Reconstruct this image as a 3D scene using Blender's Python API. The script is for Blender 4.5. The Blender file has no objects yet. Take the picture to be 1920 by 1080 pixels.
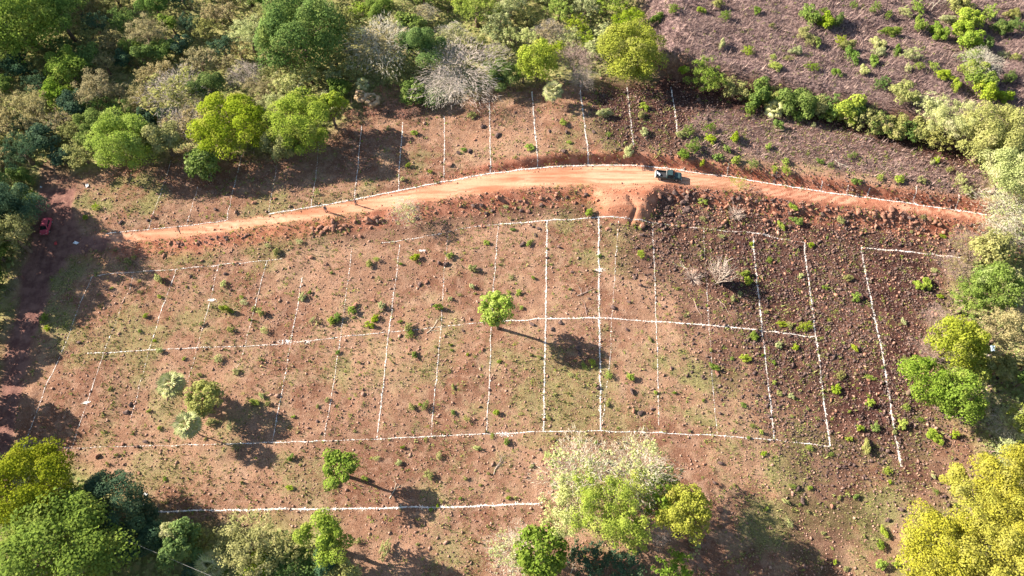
import bpy, bmesh, math, random
import numpy as np
from mathutils import Vector, Matrix

random.seed(7)
RNG = np.random.default_rng(7)
R = math.radians
scene = bpy.context.scene
COL = scene.collection

# ------------------------------------------------------------------ camera, sky, sun, exposure
CAMH, DEP, F = 98.0, R(60.0), 1297.0
cam = bpy.data.objects.new('camera', bpy.data.cameras.new('camera'))
COL.objects.link(cam)
cam.location = (0, 0, CAMH)
cam.rotation_euler = (R(90) - DEP, 0, 0)
cam.data.sensor_width = 36.0
cam.data.lens = 36.0 * F / 1920.0
cam.data.clip_start = 0.5
cam.data.clip_end = 3000
scene.camera = cam

SUN_EL = R(27.0)
SH = R(-19.0)                                   # direction in which shadows fall on the ground
sdir = Vector((math.cos(SH) * math.cos(SUN_EL), math.sin(SH) * math.cos(SUN_EL), -math.sin(SUN_EL)))
world = bpy.data.worlds.new('World')
scene.world = world
world.use_nodes = True
wn, wl = world.node_tree.nodes, world.node_tree.links
sky = wn.new('ShaderNodeTexSky')
sky.sky_type = 'NISHITA'
sky.sun_disc = False
sky.sun_elevation = SUN_EL
sky.sun_rotation = math.atan2(-sdir.x, -sdir.y)
sky.air_density = 1.3
sky.dust_density = 1.0
wl.new(sky.outputs[0], wn['Background'].inputs[0])
wn['Background'].inputs[1].default_value = 0.055
sl = bpy.data.lights.new('sun', 'SUN')
sl.energy = 5.0
sl.angle = R(0.5)
sl.color = (1.0, 0.90, 0.75)
sun = bpy.data.objects.new('sun', sl)
COL.objects.link(sun)
sun.rotation_euler = sdir.to_track_quat('-Z', 'Y').to_euler()
sun.location = (-80, 60, 120)
scene.view_settings.view_transform = 'Standard'
scene.view_settings.look = 'None'
scene.view_settings.gamma = 1
scene.view_settings.use_curve_mapping = False
scene.view_settings.exposure = 1.87

# ------------------------------------------------------------------ helpers
S_, C_ = math.sin(DEP), math.cos(DEP)

def at(px, py, z=0.0):
    """point of the plane z = const that the drone sees at a pixel of the 1920 x 1080 photograph"""
    u, v = (px - 960) / F, (py - 540) / F
    t = (CAMH - z) / (S_ + v * C_)
    return (u * t, (C_ - v * S_) * t)

def ppm(py, z=0.0):
    v = (py - 540) / F
    return F / ((CAMH - z) / (S_ + v * C_))

def smooth(a, b, x):
    t = np.clip((x - a) / (b - a), 0, 1)
    return t * t * (3 - 2 * t)

_tabs = {}
def vnoise(x, y, sc, seed=0):
    if seed not in _tabs:
        _tabs[seed] = np.random.default_rng(1000 + seed).random((256, 256))
    T = _tabs[seed]
    x = np.asarray(x, float) / sc + 500.3; y = np.asarray(y, float) / sc + 500.7
    xi, yi = np.floor(x).astype(int), np.floor(y).astype(int)
    fx, fy = x - xi, y - yi
    fx = fx * fx * (3 - 2 * fx); fy = fy * fy * (3 - 2 * fy)
    a = T[yi % 256, xi % 256]; b = T[yi % 256, (xi + 1) % 256]
    c = T[(yi + 1) % 256, xi % 256]; d = T[(yi + 1) % 256, (xi + 1) % 256]
    return (a * (1 - fx) + b * fx) * (1 - fy) + (c * (1 - fx) + d * fx) * fy

def fbm(x, y, sc, seed=0, o=4):
    s, a, n = 0, 1.0, 0
    for i in range(o):
        s = s + a * vnoise(x, y, sc / 2 ** i, seed + i); n += a; a *= 0.55
    return s / n

def wpoly(pts):
    return np.array([at(*p) for p in pts])

def sdist(poly, X, Y):
    """signed distance, negative inside"""
    X = np.asarray(X, float); Y = np.asarray(Y, float)
    d = np.full(X.shape, 1e9); ins = np.zeros(X.shape, bool)
    n = len(poly)
    for i in range(n):
        x0, y0 = poly[i]; x1, y1 = poly[(i + 1) % n]
        ex, ey = x1 - x0, y1 - y0
        t = np.clip(((X - x0) * ex + (Y - y0) * ey) / (ex * ex + ey * ey + 1e-9), 0, 1)
        d = np.minimum(d, np.hypot(X - x0 - t * ex, Y - y0 - t * ey))
        if y0 != y1:
            c = ((y0 > Y) != (y1 > Y)) & (X < (x1 - x0) * (Y - y0) / (y1 - y0) + x0)
            ins ^= c
    return np.where(ins, -d, d)

def pldist(line, X, Y):
    X = np.asarray(X, float); Y = np.asarray(Y, float)
    d = np.full(X.shape, 1e9)
    for (x0, y0), (x1, y1) in zip(line[:-1], line[1:]):
        ex, ey = x1 - x0, y1 - y0
        t = np.clip(((X - x0) * ex + (Y - y0) * ey) / (ex * ex + ey * ey + 1e-9), 0, 1)
        d = np.minimum(d, np.hypot(X - x0 - t * ex, Y - y0 - t * ey))
    return d

# ------------------------------------------------------------------ plan of the site (pixels of the photo turned into metres)
UP = [(150, 446), (200, 438), (280, 430), (350, 423), (425, 413), (505, 402), (585, 388), (665, 374), (745, 358), (830, 341),
      (920, 325), (1010, 315), (1100, 310), (1190, 310), (1260, 317), (1370, 332), (1460, 347), (1545, 360),
      (1600, 367), (1720, 384), (1805, 396), (1850, 403)]
LO = [(150, 466), (240, 455), (340, 446), (500, 424), (620, 406), (740, 389), (860, 369), (1000, 352), (1100, 349),
      (1180, 352), (1260, 345), (1330, 352), (1400, 362), (1500, 376), (1600, 386), (1720, 398), (1850, 416)]
UPw, LOw = wpoly(UP), wpoly(LO)
ROAD = np.vstack([UPw, LOw[::-1]])
TRACK = wpoly([(85, 300), (125, 300), (150, 340), (140, 390), (150, 440), (210, 450), (195, 470), (130, 480), (95, 520), (85, 580), (62, 640),
               (45, 710), (28, 790), (20, 870), (22, 960), (-25, 960), (-20, 860), (-8, 760), (12, 650), (30, 580), (35, 520), (55, 470), (62, 420), (70, 370), (75, 320)])
TRACKL = wpoly([(105, 300), (108, 370), (100, 440), (66, 530), (48, 600), (28, 690), (12, 790), (3, 880), (0, 960)])
MOUND = wpoly([(1112, 335), (1245, 335), (1232, 372), (1225, 398), (1205, 412), (1172, 414), (1135, 403), (1115, 378)])
FIELD_B = wpoly([(1195, -420), (2300, -420), (2100, 250), (1850, 303), (1680, 258), (1500, 208), (1300, 158), (1215, 110), (1195, 40)])
HEDGE = wpoly([(1250, 130), (1300, 148), (1400, 168), (1500, 190), (1600, 215), (1700, 244), (1850, 290), (1960, 320)])
FIELD_C = wpoly([(1300, 195), (1400, 190), (1600, 232), (1845, 300), (1835, 385), (1700, 352), (1500, 318), (1290, 300), (1262, 250)])
HEDGE_SHADE = wpoly([(1210, 150), (1300, 160), (1420, 182), (1600, 225), (1845, 296), (1850, 345), (1700, 295), (1560, 255), (1420, 220), (1330, 215), (1270, 260), (1210, 270), (1130, 240), (1110, 190)])  # shade below the hedge and corner tree, painted into the ground colour
FOREST_A = wpoly([(-300, -420), (1200, -420), (1192, 40), (1215, 95), (1225, 150), (1100, 158), (990, 165), (880, 178), (760, 178), (680, 200), (620, 240),
                  (560, 285), (480, 290), (360, 285), (280, 300), (215, 305), (150, 325), (95, 318), (70, 350), (58, 420), (35, 490), (15, 560),
                  (-10, 650), (-40, 800), (-60, 960), (-200, 960)])
FOREST_R = wpoly([(1830, 280), (2100, 240), (2100, 1200), (1660, 1200), (1700, 1040), (1800, 940), (1850, 860), (1820, 800), (1770, 760), (1760, 640),
                  (1790, 560), (1830, 480), (1850, 420)])
FOREST_BL = wpoly([(-80, 870), (60, 855), (140, 880), (250, 945), (300, 975), (400, 990), (470, 985), (620, 990), (650, 1080), (640, 1200), (-80, 1200)])
FOREST_BC = wpoly([(1030, 880), (1100, 855), (1220, 860), (1310, 930), (1320, 1010), (1300, 1200), (960, 1200), (980, 1010), (1020, 960)])
ROCKY = wpoly([(1215, 372), (1330, 360), (1500, 385), (1800, 415), (1800, 500), (1770, 620), (1750, 720), (1700, 850), (1560, 830),
               (1470, 740), (1400, 640), (1330, 560), (1270, 470), (1225, 420)])
TOPROCK = wpoly([(1090, 165), (1250, 165), (1330, 200), (1275, 300), (1150, 300), (1110, 250)])

def heights(X, Y):
    X = np.asarray(X, float); Y = np.asarray(Y, float)
    yu = np.interp(X, UPw[:, 0], UPw[:, 1]); yl = np.interp(X, LOw[:, 0], LOw[:, 1])
    z = (fbm(X, Y, 40, 3, 3) - 0.5) * 0.5
    hn = 1.5 * smooth(-12, 8, X) + 0.2
    dn = Y - yu
    inx = smooth(-88, -80, X)
    z = z + hn * smooth(0.1, 1.6, dn) * (1 - 0.5 * smooth(8, 30, dn)) * inx
    hs = 0.35 + 0.7 * smooth(-40, -10, X) + 0.9 * smooth(18, 32, X)
    ds = yl - Y
    z = z - hs * smooth(-0.3, 3.2, ds) * (1 - smooth(9, 34, ds)) * inx
    # spilled soil tongue on the lower bank
    m = sdist(MOUND, X, Y)
    z = z + 1.35 * smooth(1.5, -2.2, m) * smooth(-0.5, 2.5, ds) * (1 - smooth(4, 8, ds) * 0.6)
    z = z + 0.14 * smooth(0, -2, m) * (fbm(X, Y, 2.2, 21, 3) - 0.45) * smooth(0, 2, ds)
    g = pldist(wpoly([(1178, 372), (1193, 390), (1183, 412)]), X, Y)
    z = z - 0.4 * smooth(0.45, 0.0, g)
    g = pldist(wpoly([(1205, 385), (1215, 405)]), X, Y)
    z = z - 0.2 * smooth(0.4, 0.0, g)
    # terrace above the hedge
    hy = np.interp(X, HEDGE[:, 0], HEDGE[:, 1])
    hw = smooth(24, 34, X)
    z = z + 2.4 * smooth(-3.4, 0.2, Y - hy) * hw * 1.6
    fb = smooth(1, 8, -sdist(FIELD_B, X, Y))
    z = z + fb * (fbm(X + .4 * Y, Y, 11, 25, 3) - .5) * 2.6
    # unseen hill added left of the woodland to cast shade on it
    z = z + 30 * smooth(-116, -156, X) * smooth(35, 75, Y)
    # wheel ruts on the left track
    t = pldist(TRACKL, X, Y)
    z = z - 0.10 * smooth(0.5, 0.1, np.abs(t - 0.85)) + 0.12 * smooth(2.4, 3.0, t) * smooth(4.2, 3.2, t)
    road = smooth(0.3, -0.6, np.minimum(sdist(ROAD, X, Y), sdist(TRACK, X, Y)))
    z = z + (fbm(X, Y, 3.0, 11, 4) - 0.5) * 0.42 * (1 - 0.85 * road)
    rk = smooth(3, -3, sdist(ROCKY, X, Y))
    z = z + (fbm(X, Y, 1.3, 17, 3) - 0.5) * (0.12 + 0.35 * rk) * (1 - 0.9 * road)
    return z

STEP = 0.35
def axis(a, b, lo, hi):
    core = np.arange(a, b + 1e-6, STEP)
    left, right = [], []
    s, x = STEP, a
    while x > lo:
        s *= 1.22; x -= s; left.append(x)
    s, x = STEP, core[-1]
    while x < hi:
        s *= 1.22; x += s; right.append(x)
    return np.array(left[::-1] + list(core) + right)
GX = axis(-118, 118, -900, 900)
GY = axis(6, 134, -500, 1400)
gxx, gyy = np.meshgrid(GX, GY)
GZ = heights(gxx, gyy)

def hz(x, y):
    """height of the finished ground mesh"""
    x = np.asarray(x, float); y = np.asarray(y, float)
    i = np.clip(np.searchsorted(GX, x) - 1, 0, len(GX) - 2); j = np.clip(np.searchsorted(GY, y) - 1, 0, len(GY) - 2)
    fx = np.clip((x - GX[i]) / (GX[i + 1] - GX[i]), 0, 1); fy = np.clip((y - GY[j]) / (GY[j + 1] - GY[j]), 0, 1)
    return (GZ[j, i] * (1 - fx) + GZ[j, i + 1] * fx) * (1 - fy) + (GZ[j + 1, i] * (1 - fx) + GZ[j + 1, i + 1] * fx) * fy

def on(px, py, dz=0.0):
    """where a photo pixel meets the ground (dz above it)"""
    z = 0.0
    for _ in range(6):
        x, y = at(px, py, z + dz); z = float(hz(x, y))
    return Vector((x, y, z))

# ------------------------------------------------------------------ materials
def newmat(name):
    m = bpy.data.materials.new(name); m.use_nodes = True
    nt = m.node_tree
    for n in list(nt.nodes): nt.nodes.remove(n)
    out = nt.nodes.new('ShaderNodeOutputMaterial')
    return m, nt, out

def N(nt, t, **kw):
    n = nt.nodes.new(t)
    for k, v in kw.items(): setattr(n, k, v)
    return n

def mixc(nt, fac, a, b):
    n = nt.nodes.new('ShaderNodeMix'); n.data_type = 'RGBA'
    for s, v in ((n.inputs[0], fac), (n.inputs[6], a), (n.inputs[7], b)):
        if isinstance(v, (int, float)): s.default_value = v
        elif isinstance(v, tuple): s.default_value = (*v, 1) if len(v) == 3 else v
        else: nt.links.new(v, s)
    return n.outputs[2]

def math_(nt, op, a, b=0.0, c=0.0, clamp=False):
    n = nt.nodes.new('ShaderNodeMath'); n.operation = op; n.use_clamp = clamp
    for s, v in zip(n.inputs, (a, b, c)):
        if isinstance(v, (int, float)): s.default_value = v
        else: nt.links.new(v, s)
    return n.outputs[0]

def ss(nt, x, a, b):
    n = nt.nodes.new('ShaderNodeMapRange'); n.interpolation_type = 'SMOOTHSTEP'
    nt.links.new(x, n.inputs[0]); n.inputs[1].default_value = a; n.inputs[2].default_value = b
    return n.outputs[0]

def noise(nt, vec, sc, det=4, rough=0.6):
    n = nt.nodes.new('ShaderNodeTexNoise'); n.inputs['Scale'].default_value = sc
    n.inputs['Detail'].default_value = det; n.inputs['Roughness'].default_value = rough
    nt.links.new(vec, n.inputs['Vector'])
    return n.outputs[0]

def attr(nt, name):
    n = nt.nodes.new('ShaderNodeAttribute'); n.attribute_name = name
    return n.outputs[2]

def plain(name, col, rough=0.8, metal=0.0, var=0.0, sc=3.0, coat=0.0, spec=0.4):
    m, nt, out = newmat(name)
    b = N(nt, 'ShaderNodeBsdfPrincipled')
    b.inputs['Roughness'].default_value = rough; b.inputs['Metallic'].default_value = metal
    b.inputs['Specular IOR Level'].default_value = spec
    if coat: b.inputs['Coat Weight'].default_value = coat
    tc = N(nt, 'ShaderNodeTexCoord')
    n = noise(nt, tc.outputs['Object'], sc)
    a = tuple(c * (1 - var) for c in col); c2 = tuple(min(1, c * (1 + var)) for c in col)
    nt.links.new(mixc(nt, ss(nt, n, 0.35, 0.65), a, c2), b.inputs['Base Color'])
    nt.links.new(b.outputs[0], out.inputs[0])
    return m

def leafmat(name, c1, c2, c3, trans=0.38, objvar=0.20):
    """foliage: colour varies from leaf to leaf, from clump to clump and from plant to plant"""
    m, nt, out = newmat(name)
    a = attr(nt, 'rnd')
    tc = N(nt, 'ShaderNodeTexCoord'); oi = N(nt, 'ShaderNodeObjectInfo')
    n = noise(nt, tc.outputs['Object'], 2.2, 3)
    base = mixc(nt, a, c1, c2)
    base = mixc(nt, ss(nt, n, 0.48, 0.72), base, c3)
    h = N(nt, 'ShaderNodeHueSaturation')
    nt.links.new(base, h.inputs['Color'])
    nt.links.new(math_(nt, 'MULTIPLY_ADD', oi.outputs['Random'], 0.05 * objvar * 2, 0.5 - 0.05 * objvar), h.inputs['Hue'])
    r2 = math_(nt, 'FRACT', math_(nt, 'MULTIPLY', oi.outputs['Random'], 37.7))
    nt.links.new(math_(nt, 'MULTIPLY_ADD', r2, objvar, 1 - objvar / 2), h.inputs['Value'])
    r3 = math_(nt, 'FRACT', math_(nt, 'MULTIPLY', oi.outputs['Random'], 91.3))
    nt.links.new(math_(nt, 'MULTIPLY_ADD', r3, objvar, 1 - objvar / 2), h.inputs['Saturation'])
    d = N(nt, 'ShaderNodeBsdfDiffuse'); t = N(nt, 'ShaderNodeBsdfTranslucent'); mx = N(nt, 'ShaderNodeMixShader')
    nt.links.new(h.outputs[0], d.inputs[0]); nt.links.new(h.outputs[0], t.inputs[0])
    mx.inputs[0].default_value = trans
    nt.links.new(d.outputs[0], mx.inputs[1]); nt.links.new(t.outputs[0], mx.inputs[2])
    nt.links.new(mx.outputs[0], out.inputs[0])
    return m

M = {}
M['lime'] = leafmat('foliage_lime', (0.336, 0.403, 0.062), (0.224, 0.314, 0.045), (0.403, 0.426, 0.101))
M['yellow'] = leafmat('foliage_yellow', (.33, .35, .06), (.23, .27, .045), (.34, .34, .10))
M['green'] = leafmat('foliage_green', (0.216, 0.300, 0.060), (0.144, 0.216, 0.042), (0.288, 0.336, 0.084))
M['mid'] = leafmat('foliage_mid_green', (0.171, 0.251, 0.066), (0.113, 0.178, 0.053), (0.238, 0.291, 0.079))
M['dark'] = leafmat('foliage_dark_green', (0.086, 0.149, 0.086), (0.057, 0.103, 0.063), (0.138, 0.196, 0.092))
M['olive'] = leafmat('foliage_olive', (0.356, 0.356, 0.132), (0.251, 0.264, 0.092), (0.436, 0.409, 0.185))
M['tan'] = leafmat('foliage_dry_tan', (0.418, 0.352, 0.187), (0.308, 0.275, 0.132), (0.374, 0.297, 0.176))
M['pale'] = leafmat('foliage_pale_green', (0.484, 0.495, 0.231), (0.341, 0.385, 0.154), (0.550, 0.517, 0.319))
M['palm'] = leafmat('foliage_palm', (.44, .45, .22), (.26, .30, .12), (.52, .48, .28), .2)
M['deadpalm'] = leafmat('foliage_dead_palm', (.50, .36, .22), (.38, .26, .16), (.45, .34, .24), .15)
M['rust'] = leafmat('foliage_rusty', (.36, .19, .13), (.28, .14, .10), (.38, .24, .17), .2)
M['tuft'] = leafmat('grass_tufts', (.22, .24, .08), (.34, .31, .14), (.15, .19, .05), .25, 0)
M['straw'] = leafmat('dry_stalks', (.42, .30, .26), (.12, .08, .08), (.28, .21, .195), .1, 0)
M['under'] = leafmat('undergrowth', (.30, .33, .12), (.18, .23, .08), (.40, .36, .19), .35, 0)
M['weed'] = leafmat('weed_leaves', (.30, .36, .06), (.18, .24, .06), (.30, .32, .10), .35, 0)
M['bark'] = plain('bark_brown', (.16, .11, .08), .9, var=.3, sc=6)
M['greybark'] = plain('bark_grey', (.42, .35, .31), .9, var=.2, sc=6)
M['pinkbark'] = plain('bark_pinkish', (.34, .24, .21), .9, var=.2, sc=6)
M['bleached'] = plain('bark_bleached', (.50, .42, .36), .9, var=.1, sc=6)
M['whitebark'] = plain('bark_pale', (.52, .47, .38), .9, var=.15, sc=6)

def rockmat(name, c1, c2, c3):
    m, nt, out = newmat(name)
    b = N(nt, 'ShaderNodeBsdfPrincipled'); b.inputs['Roughness'].default_value = .9; b.inputs['Specular IOR Level'].default_value = .2
    a = attr(nt, 'rnd'); tc = N(nt, 'ShaderNodeTexCoord'); oi = N(nt, 'ShaderNodeObjectInfo')
    n = noise(nt, tc.outputs['Object'], 1.7, 4)
    f = math_(nt, 'FRACT', math_(nt, 'ADD', a, oi.outputs['Random']))
    c = mixc(nt, f, c1, c2)
    c = mixc(nt, ss(nt, n, .45, .7), c, c3)
    nt.links.new(c, b.inputs['Base Color'])
    bp = N(nt, 'ShaderNodeBump'); bp.inputs['Strength'].default_value = .6; bp.inputs['Distance'].default_value = .05
    nt.links.new(noise(nt, tc.outputs['Object'], 9, 3), bp.inputs['Height']); nt.links.new(bp.outputs[0], b.inputs['Normal'])
    nt.links.new(b.outputs[0], out.inputs[0])
    return m
M['clod'] = rockmat('red_brown_stones', (.32, .19, .145), (.21, .12, .095), (.38, .25, .19))
M['rock'] = rockmat('dark_basalt', (.105, .066, .06), (.055, .036, .035), (.20, .135, .115))
M['redrock'] = rockmat('soil_covered_rock', (.31, .15, .10), (.18, .085, .06), (.36, .21, .15))

def groundmat():
    m, nt, out = newmat('soil')
    tc = N(nt, 'ShaderNodeTexCoord'); P = tc.outputs['Object']
    n1 = noise(nt, P, .055, 5, .62); n2 = noise(nt, P, .7, 5, .65); n3 = noise(nt, P, 3.2, 4, .7)
    soil = mixc(nt, ss(nt, n1, .40, .62), (.165, .080, .052), (.305, .178, .118))
    n4 = noise(nt, P, 7.0, 3, .75)
    n5 = noise(nt, P, .16, 5, .7); n6 = noise(nt, P, .11, 6, .7)
    soil = mixc(nt, math_(nt, 'MULTIPLY', ss(nt, n5, .50, .66), .55), soil, (.36, .26, .165))
    soil = mixc(nt, math_(nt, 'MULTIPLY', ss(nt, n6, .50, .64), .5), soil, (.13, .07, .048))
    soil = mixc(nt, math_(nt, 'MULTIPLY', ss(nt, n2, .46, .66), .5), soil, (.37, .235, .17))
    soil = mixc(nt, math_(nt, 'MULTIPLY', ss(nt, n3, .5, .66), .5), soil, (.10, .05, .04))
    soil = mixc(nt, math_(nt, 'MULTIPLY', ss(nt, n4, .54, .66), .5), soil, (.43, .30, .22))
    # thin grass
    gr = attr(nt, 'grass')
    gsel = math_(nt, 'ADD', math_(nt, 'MULTIPLY', gr, .30), math_(nt, 'MULTIPLY_ADD', n4, .55, math_(nt, 'MULTIPLY_ADD', n3, .25, math_(nt, 'MULTIPLY', n2, .2))))
    gcol = mixc(nt, ss(nt, n4, .4, .62), (.11, .115, .04), (.27, .25, .115))
    soil = mixc(nt, math_(nt, 'MULTIPLY', ss(nt, gsel, .60, .84), .8), soil, gcol)
    # rubble, dark soil and the painted shade below the hedge
    rk = attr(nt, 'rocky_shade')
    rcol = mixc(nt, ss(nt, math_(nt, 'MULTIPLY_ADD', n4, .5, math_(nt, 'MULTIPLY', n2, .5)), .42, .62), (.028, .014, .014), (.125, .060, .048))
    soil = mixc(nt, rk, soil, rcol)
    # dry cut brush
    dr = attr(nt, 'dry')
    w = noise(nt, P, 1.6, 6, .75)
    dcol = mixc(nt, ss(nt, w, .43, .57), (.060, .038, .043), (.30, .205, .19))
    dcol = mixc(nt, math_(nt, 'MULTIPLY', ss(nt, n1, .42, .6), .3), dcol, (.24, .16, .15))
    mp = N(nt, 'ShaderNodeMapping'); mp.inputs['Scale'].default_value = (.12, .30, 1); mp.inputs['Rotation'].default_value = (0, 0, R(20)); nt.links.new(P, mp.inputs[0])
    bnd = noise(nt, mp.outputs[0], 1.0, 5, .65)
    dcol = mixc(nt, math_(nt, 'MULTIPLY', ss(nt, bnd, .46, .62), .62), dcol, (.065, .04, .043))
    soil = mixc(nt, math_(nt, 'MULTIPLY', dr, math_(nt, 'MULTIPLY_ADD', rk, -.5, 1.0)), soil, dcol)
    fo = attr(nt, 'forest')
    fcol = mixc(nt, ss(nt, n2, .4, .62), (.16, .16, .06), (.32, .29, .13))
    soil = mixc(nt, fo, soil, fcol)
    # bare red cut soil and the packed road
    rd = attr(nt, 'red')
    soil = mixc(nt, rd, soil, mixc(nt, ss(nt, n2, .35, .65), (.27, .09, .055), (.44, .19, .125)))
    ro = attr(nt, 'road')
    x = N(nt, 'ShaderNodeMapping'); x.inputs['Scale'].default_value = (.10, .9, 1); x.inputs['Rotation'].default_value = (0, 0, R(-8))
    nt.links.new(P, x.inputs[0])
    st = noise(nt, x.outputs[0], .8, 5, .6)
    rcol = mixc(nt, ss(nt, st, .36, .66), (.35, .145, .085), (.54, .295, .19))
    rcol = mixc(nt, math_(nt, 'MULTIPLY', ss(nt, n3, .52, .66), .3), rcol, (.30, .14, .09))
    soil = mixc(nt, ro, soil, rcol)
    soil = mixc(nt, math_(nt, 'MULTIPLY', attr(nt, 'rut'), .6), soil, (.62, .38, .265))
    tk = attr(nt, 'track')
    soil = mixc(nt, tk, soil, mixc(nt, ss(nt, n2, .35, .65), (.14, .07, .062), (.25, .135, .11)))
    b = N(nt, 'ShaderNodeBsdfDiffuse')
    nt.links.new(soil, b.inputs['Color'])
    bp = N(nt, 'ShaderNodeBump'); bp.inputs['Strength'].default_value = .9; bp.inputs['Distance'].default_value = .16
    bh = math_(nt, 'MULTIPLY', math_(nt, 'ADD', math_(nt, 'MULTIPLY', n3, .7), noise(nt, P, 9, 3, .7)), math_(nt, 'SUBTRACT', 1.0, math_(nt, 'MULTIPLY', ro, .75)))
    nt.links.new(bh, bp.inputs['Height']); nt.links.new(bp.outputs[0], b.inputs['Normal'])
    nt.links.new(b.outputs[0], out.inputs[0])
    return m
M['soil'] = groundmat()

# ------------------------------------------------------------------ object helpers
def props(o, label=None, cat=None, group=None, kind=None):
    if label: o['label'] = label
    if cat: o['category'] = cat
    if group: o['group'] = group
    if kind: o['kind'] = kind
    return o

def empty(name, loc, rz=0.0):
    o = bpy.data.objects.new(name, None); COL.objects.link(o)
    o.location = loc; o.rotation_euler = (0, 0, rz); o.empty_display_size = .3
    return o

def link(name, me, mat=None, parent=None, loc=(0, 0, 0), rot=(0, 0, 0), sc=(1, 1, 1)):
    o = bpy.data.objects.new(name, me)
    if mat is not None:
        if len(me.materials) == 0: me.materials.append(None)
        o.material_slots[0].link = 'OBJECT'; o.material_slots[0].material = mat
    COL.objects.link(o)
    if parent: o.parent = parent
    o.location = loc; o.rotation_euler = rot; o.scale = sc
    return o

def npmesh(name, V, Fc, k, rnd=None):
    """mesh from arrays: V (n,3); Fc (m,k)"""
    me = bpy.data.meshes.new(name)
    V = np.asarray(V, np.float32); Fc = np.asarray(Fc, np.int32)
    me.vertices.add(len(V)); me.vertices.foreach_set('co', V.ravel())
    me.loops.add(Fc.size); me.loops.foreach_set('vertex_index', Fc.ravel())
    me.polygons.add(len(Fc)); me.polygons.foreach_set('loop_start', np.arange(len(Fc), dtype=np.int32) * k)
    me.polygons.foreach_set('loop_total', np.full(len(Fc), k, np.int32))
    if rnd is not None:
        a = me.attributes.new('rnd', 'FLOAT', 'FACE'); a.data.foreach_set('value', np.asarray(rnd, np.float32))
    me.update(); me.validate(verbose=False)
    return me

def unit(v):
    return v / (np.linalg.norm(v, axis=1, keepdims=True) + 1e-9)

def cards(Cn, Nr, size, aspect=.7, rng=RNG):
    """leaf-sized quads at Cn facing about Nr"""
    n = len(Cn)
    Nr = unit(Nr + rng.normal(0, .55, (n, 3)))
    t = unit(np.cross(Nr, rng.normal(0, 1, (n, 3)))); b = np.cross(Nr, t)
    s = (size * rng.uniform(.6, 1.4, n))[:, None]
    a = s * aspect
    V = np.stack([Cn - t * s, Cn - b * a + Nr * s * .15, Cn + t * s, Cn + b * a + Nr * s * .15], 1).reshape(-1, 3)
    Fc = np.arange(n * 4).reshape(-1, 4)
    return V, Fc

def tubes(segs, k=4):
    """segs: list of (p0, r0, p1, r1)"""
    V, Fc = [], []
    ang = np.arange(k) * 2 * math.pi / k
    for p0, r0, p1, r1 in segs:
        p0 = np.asarray(p0, float); p1 = np.asarray(p1, float); d = p1 - p0; d /= (np.linalg.norm(d) + 1e-9)
        u = np.cross(d, (0, 0, 1.0) if abs(d[2]) < .9 else (1.0, 0, 0)); u /= np.linalg.norm(u); w = np.cross(d, u)
        b = len(V)
        for a in ang: V.append(p0 + (u * math.cos(a) + w * math.sin(a)) * r0)
        for a in ang: V.append(p1 + (u * math.cos(a) + w * math.sin(a)) * r1)
        for i in range(k):
            j = (i + 1) % k; Fc.append((b + i, b + j, b + k + j, b + k + i))
    return np.array(V), np.array(Fc)

def grassmask(X, Y):
    wx = X + (fbm(X, Y, 9, 131, 4) - .5) * 16; wy = Y + (fbm(X, Y, 9, 141, 4) - .5) * 12
    grass = .55 * smooth(.45, .65, fbm(X, Y, 16, 81, 4))
    for px, py, rx, ry, a in [(215, 375, 100, 45, 1.1), (120, 540, 70, 120, .9), (330, 470, 160, 25, .6), (330, 600, 130, 90, .55), (600, 700, 110, 60, .6),
                              (1270, 690, 110, 80, .9), (1350, 760, 130, 60, .9), (1480, 860, 180, 70, 1.0), (1600, 960, 160, 70, 1.0), (1450, 560, 60, 60, .5),
                              (1470, 1010, 150, 60, .9), (850, 700, 90, 70, .5), (950, 760, 90, 40, .6), (200, 900, 120, 40, .7), (1060, 480, 80, 50, .3),
                              (1100, 1000, 60, 60, .4), (700, 640, 80, 30, .5), (330, 850, 160, 60, .5), (790, 300, 80, 20, .5), (1100, 280, 100, 20, .4), (540, 900, 140, 30, .5)]:
        cx, cy = at(px, py); s = ppm(py)
        e = ((wx - cx) / (rx / s)) ** 2 + ((wy - cy) / (ry / s)) ** 2
        grass = np.maximum(grass, a * smooth(1.9, .0, e))
    br = smooth(.34, .62, fbm(X, Y, 5, 151, 4))
    return np.clip(grass * (.45 + .85 * br) + .12 * br, 0, 1.2)

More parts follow.
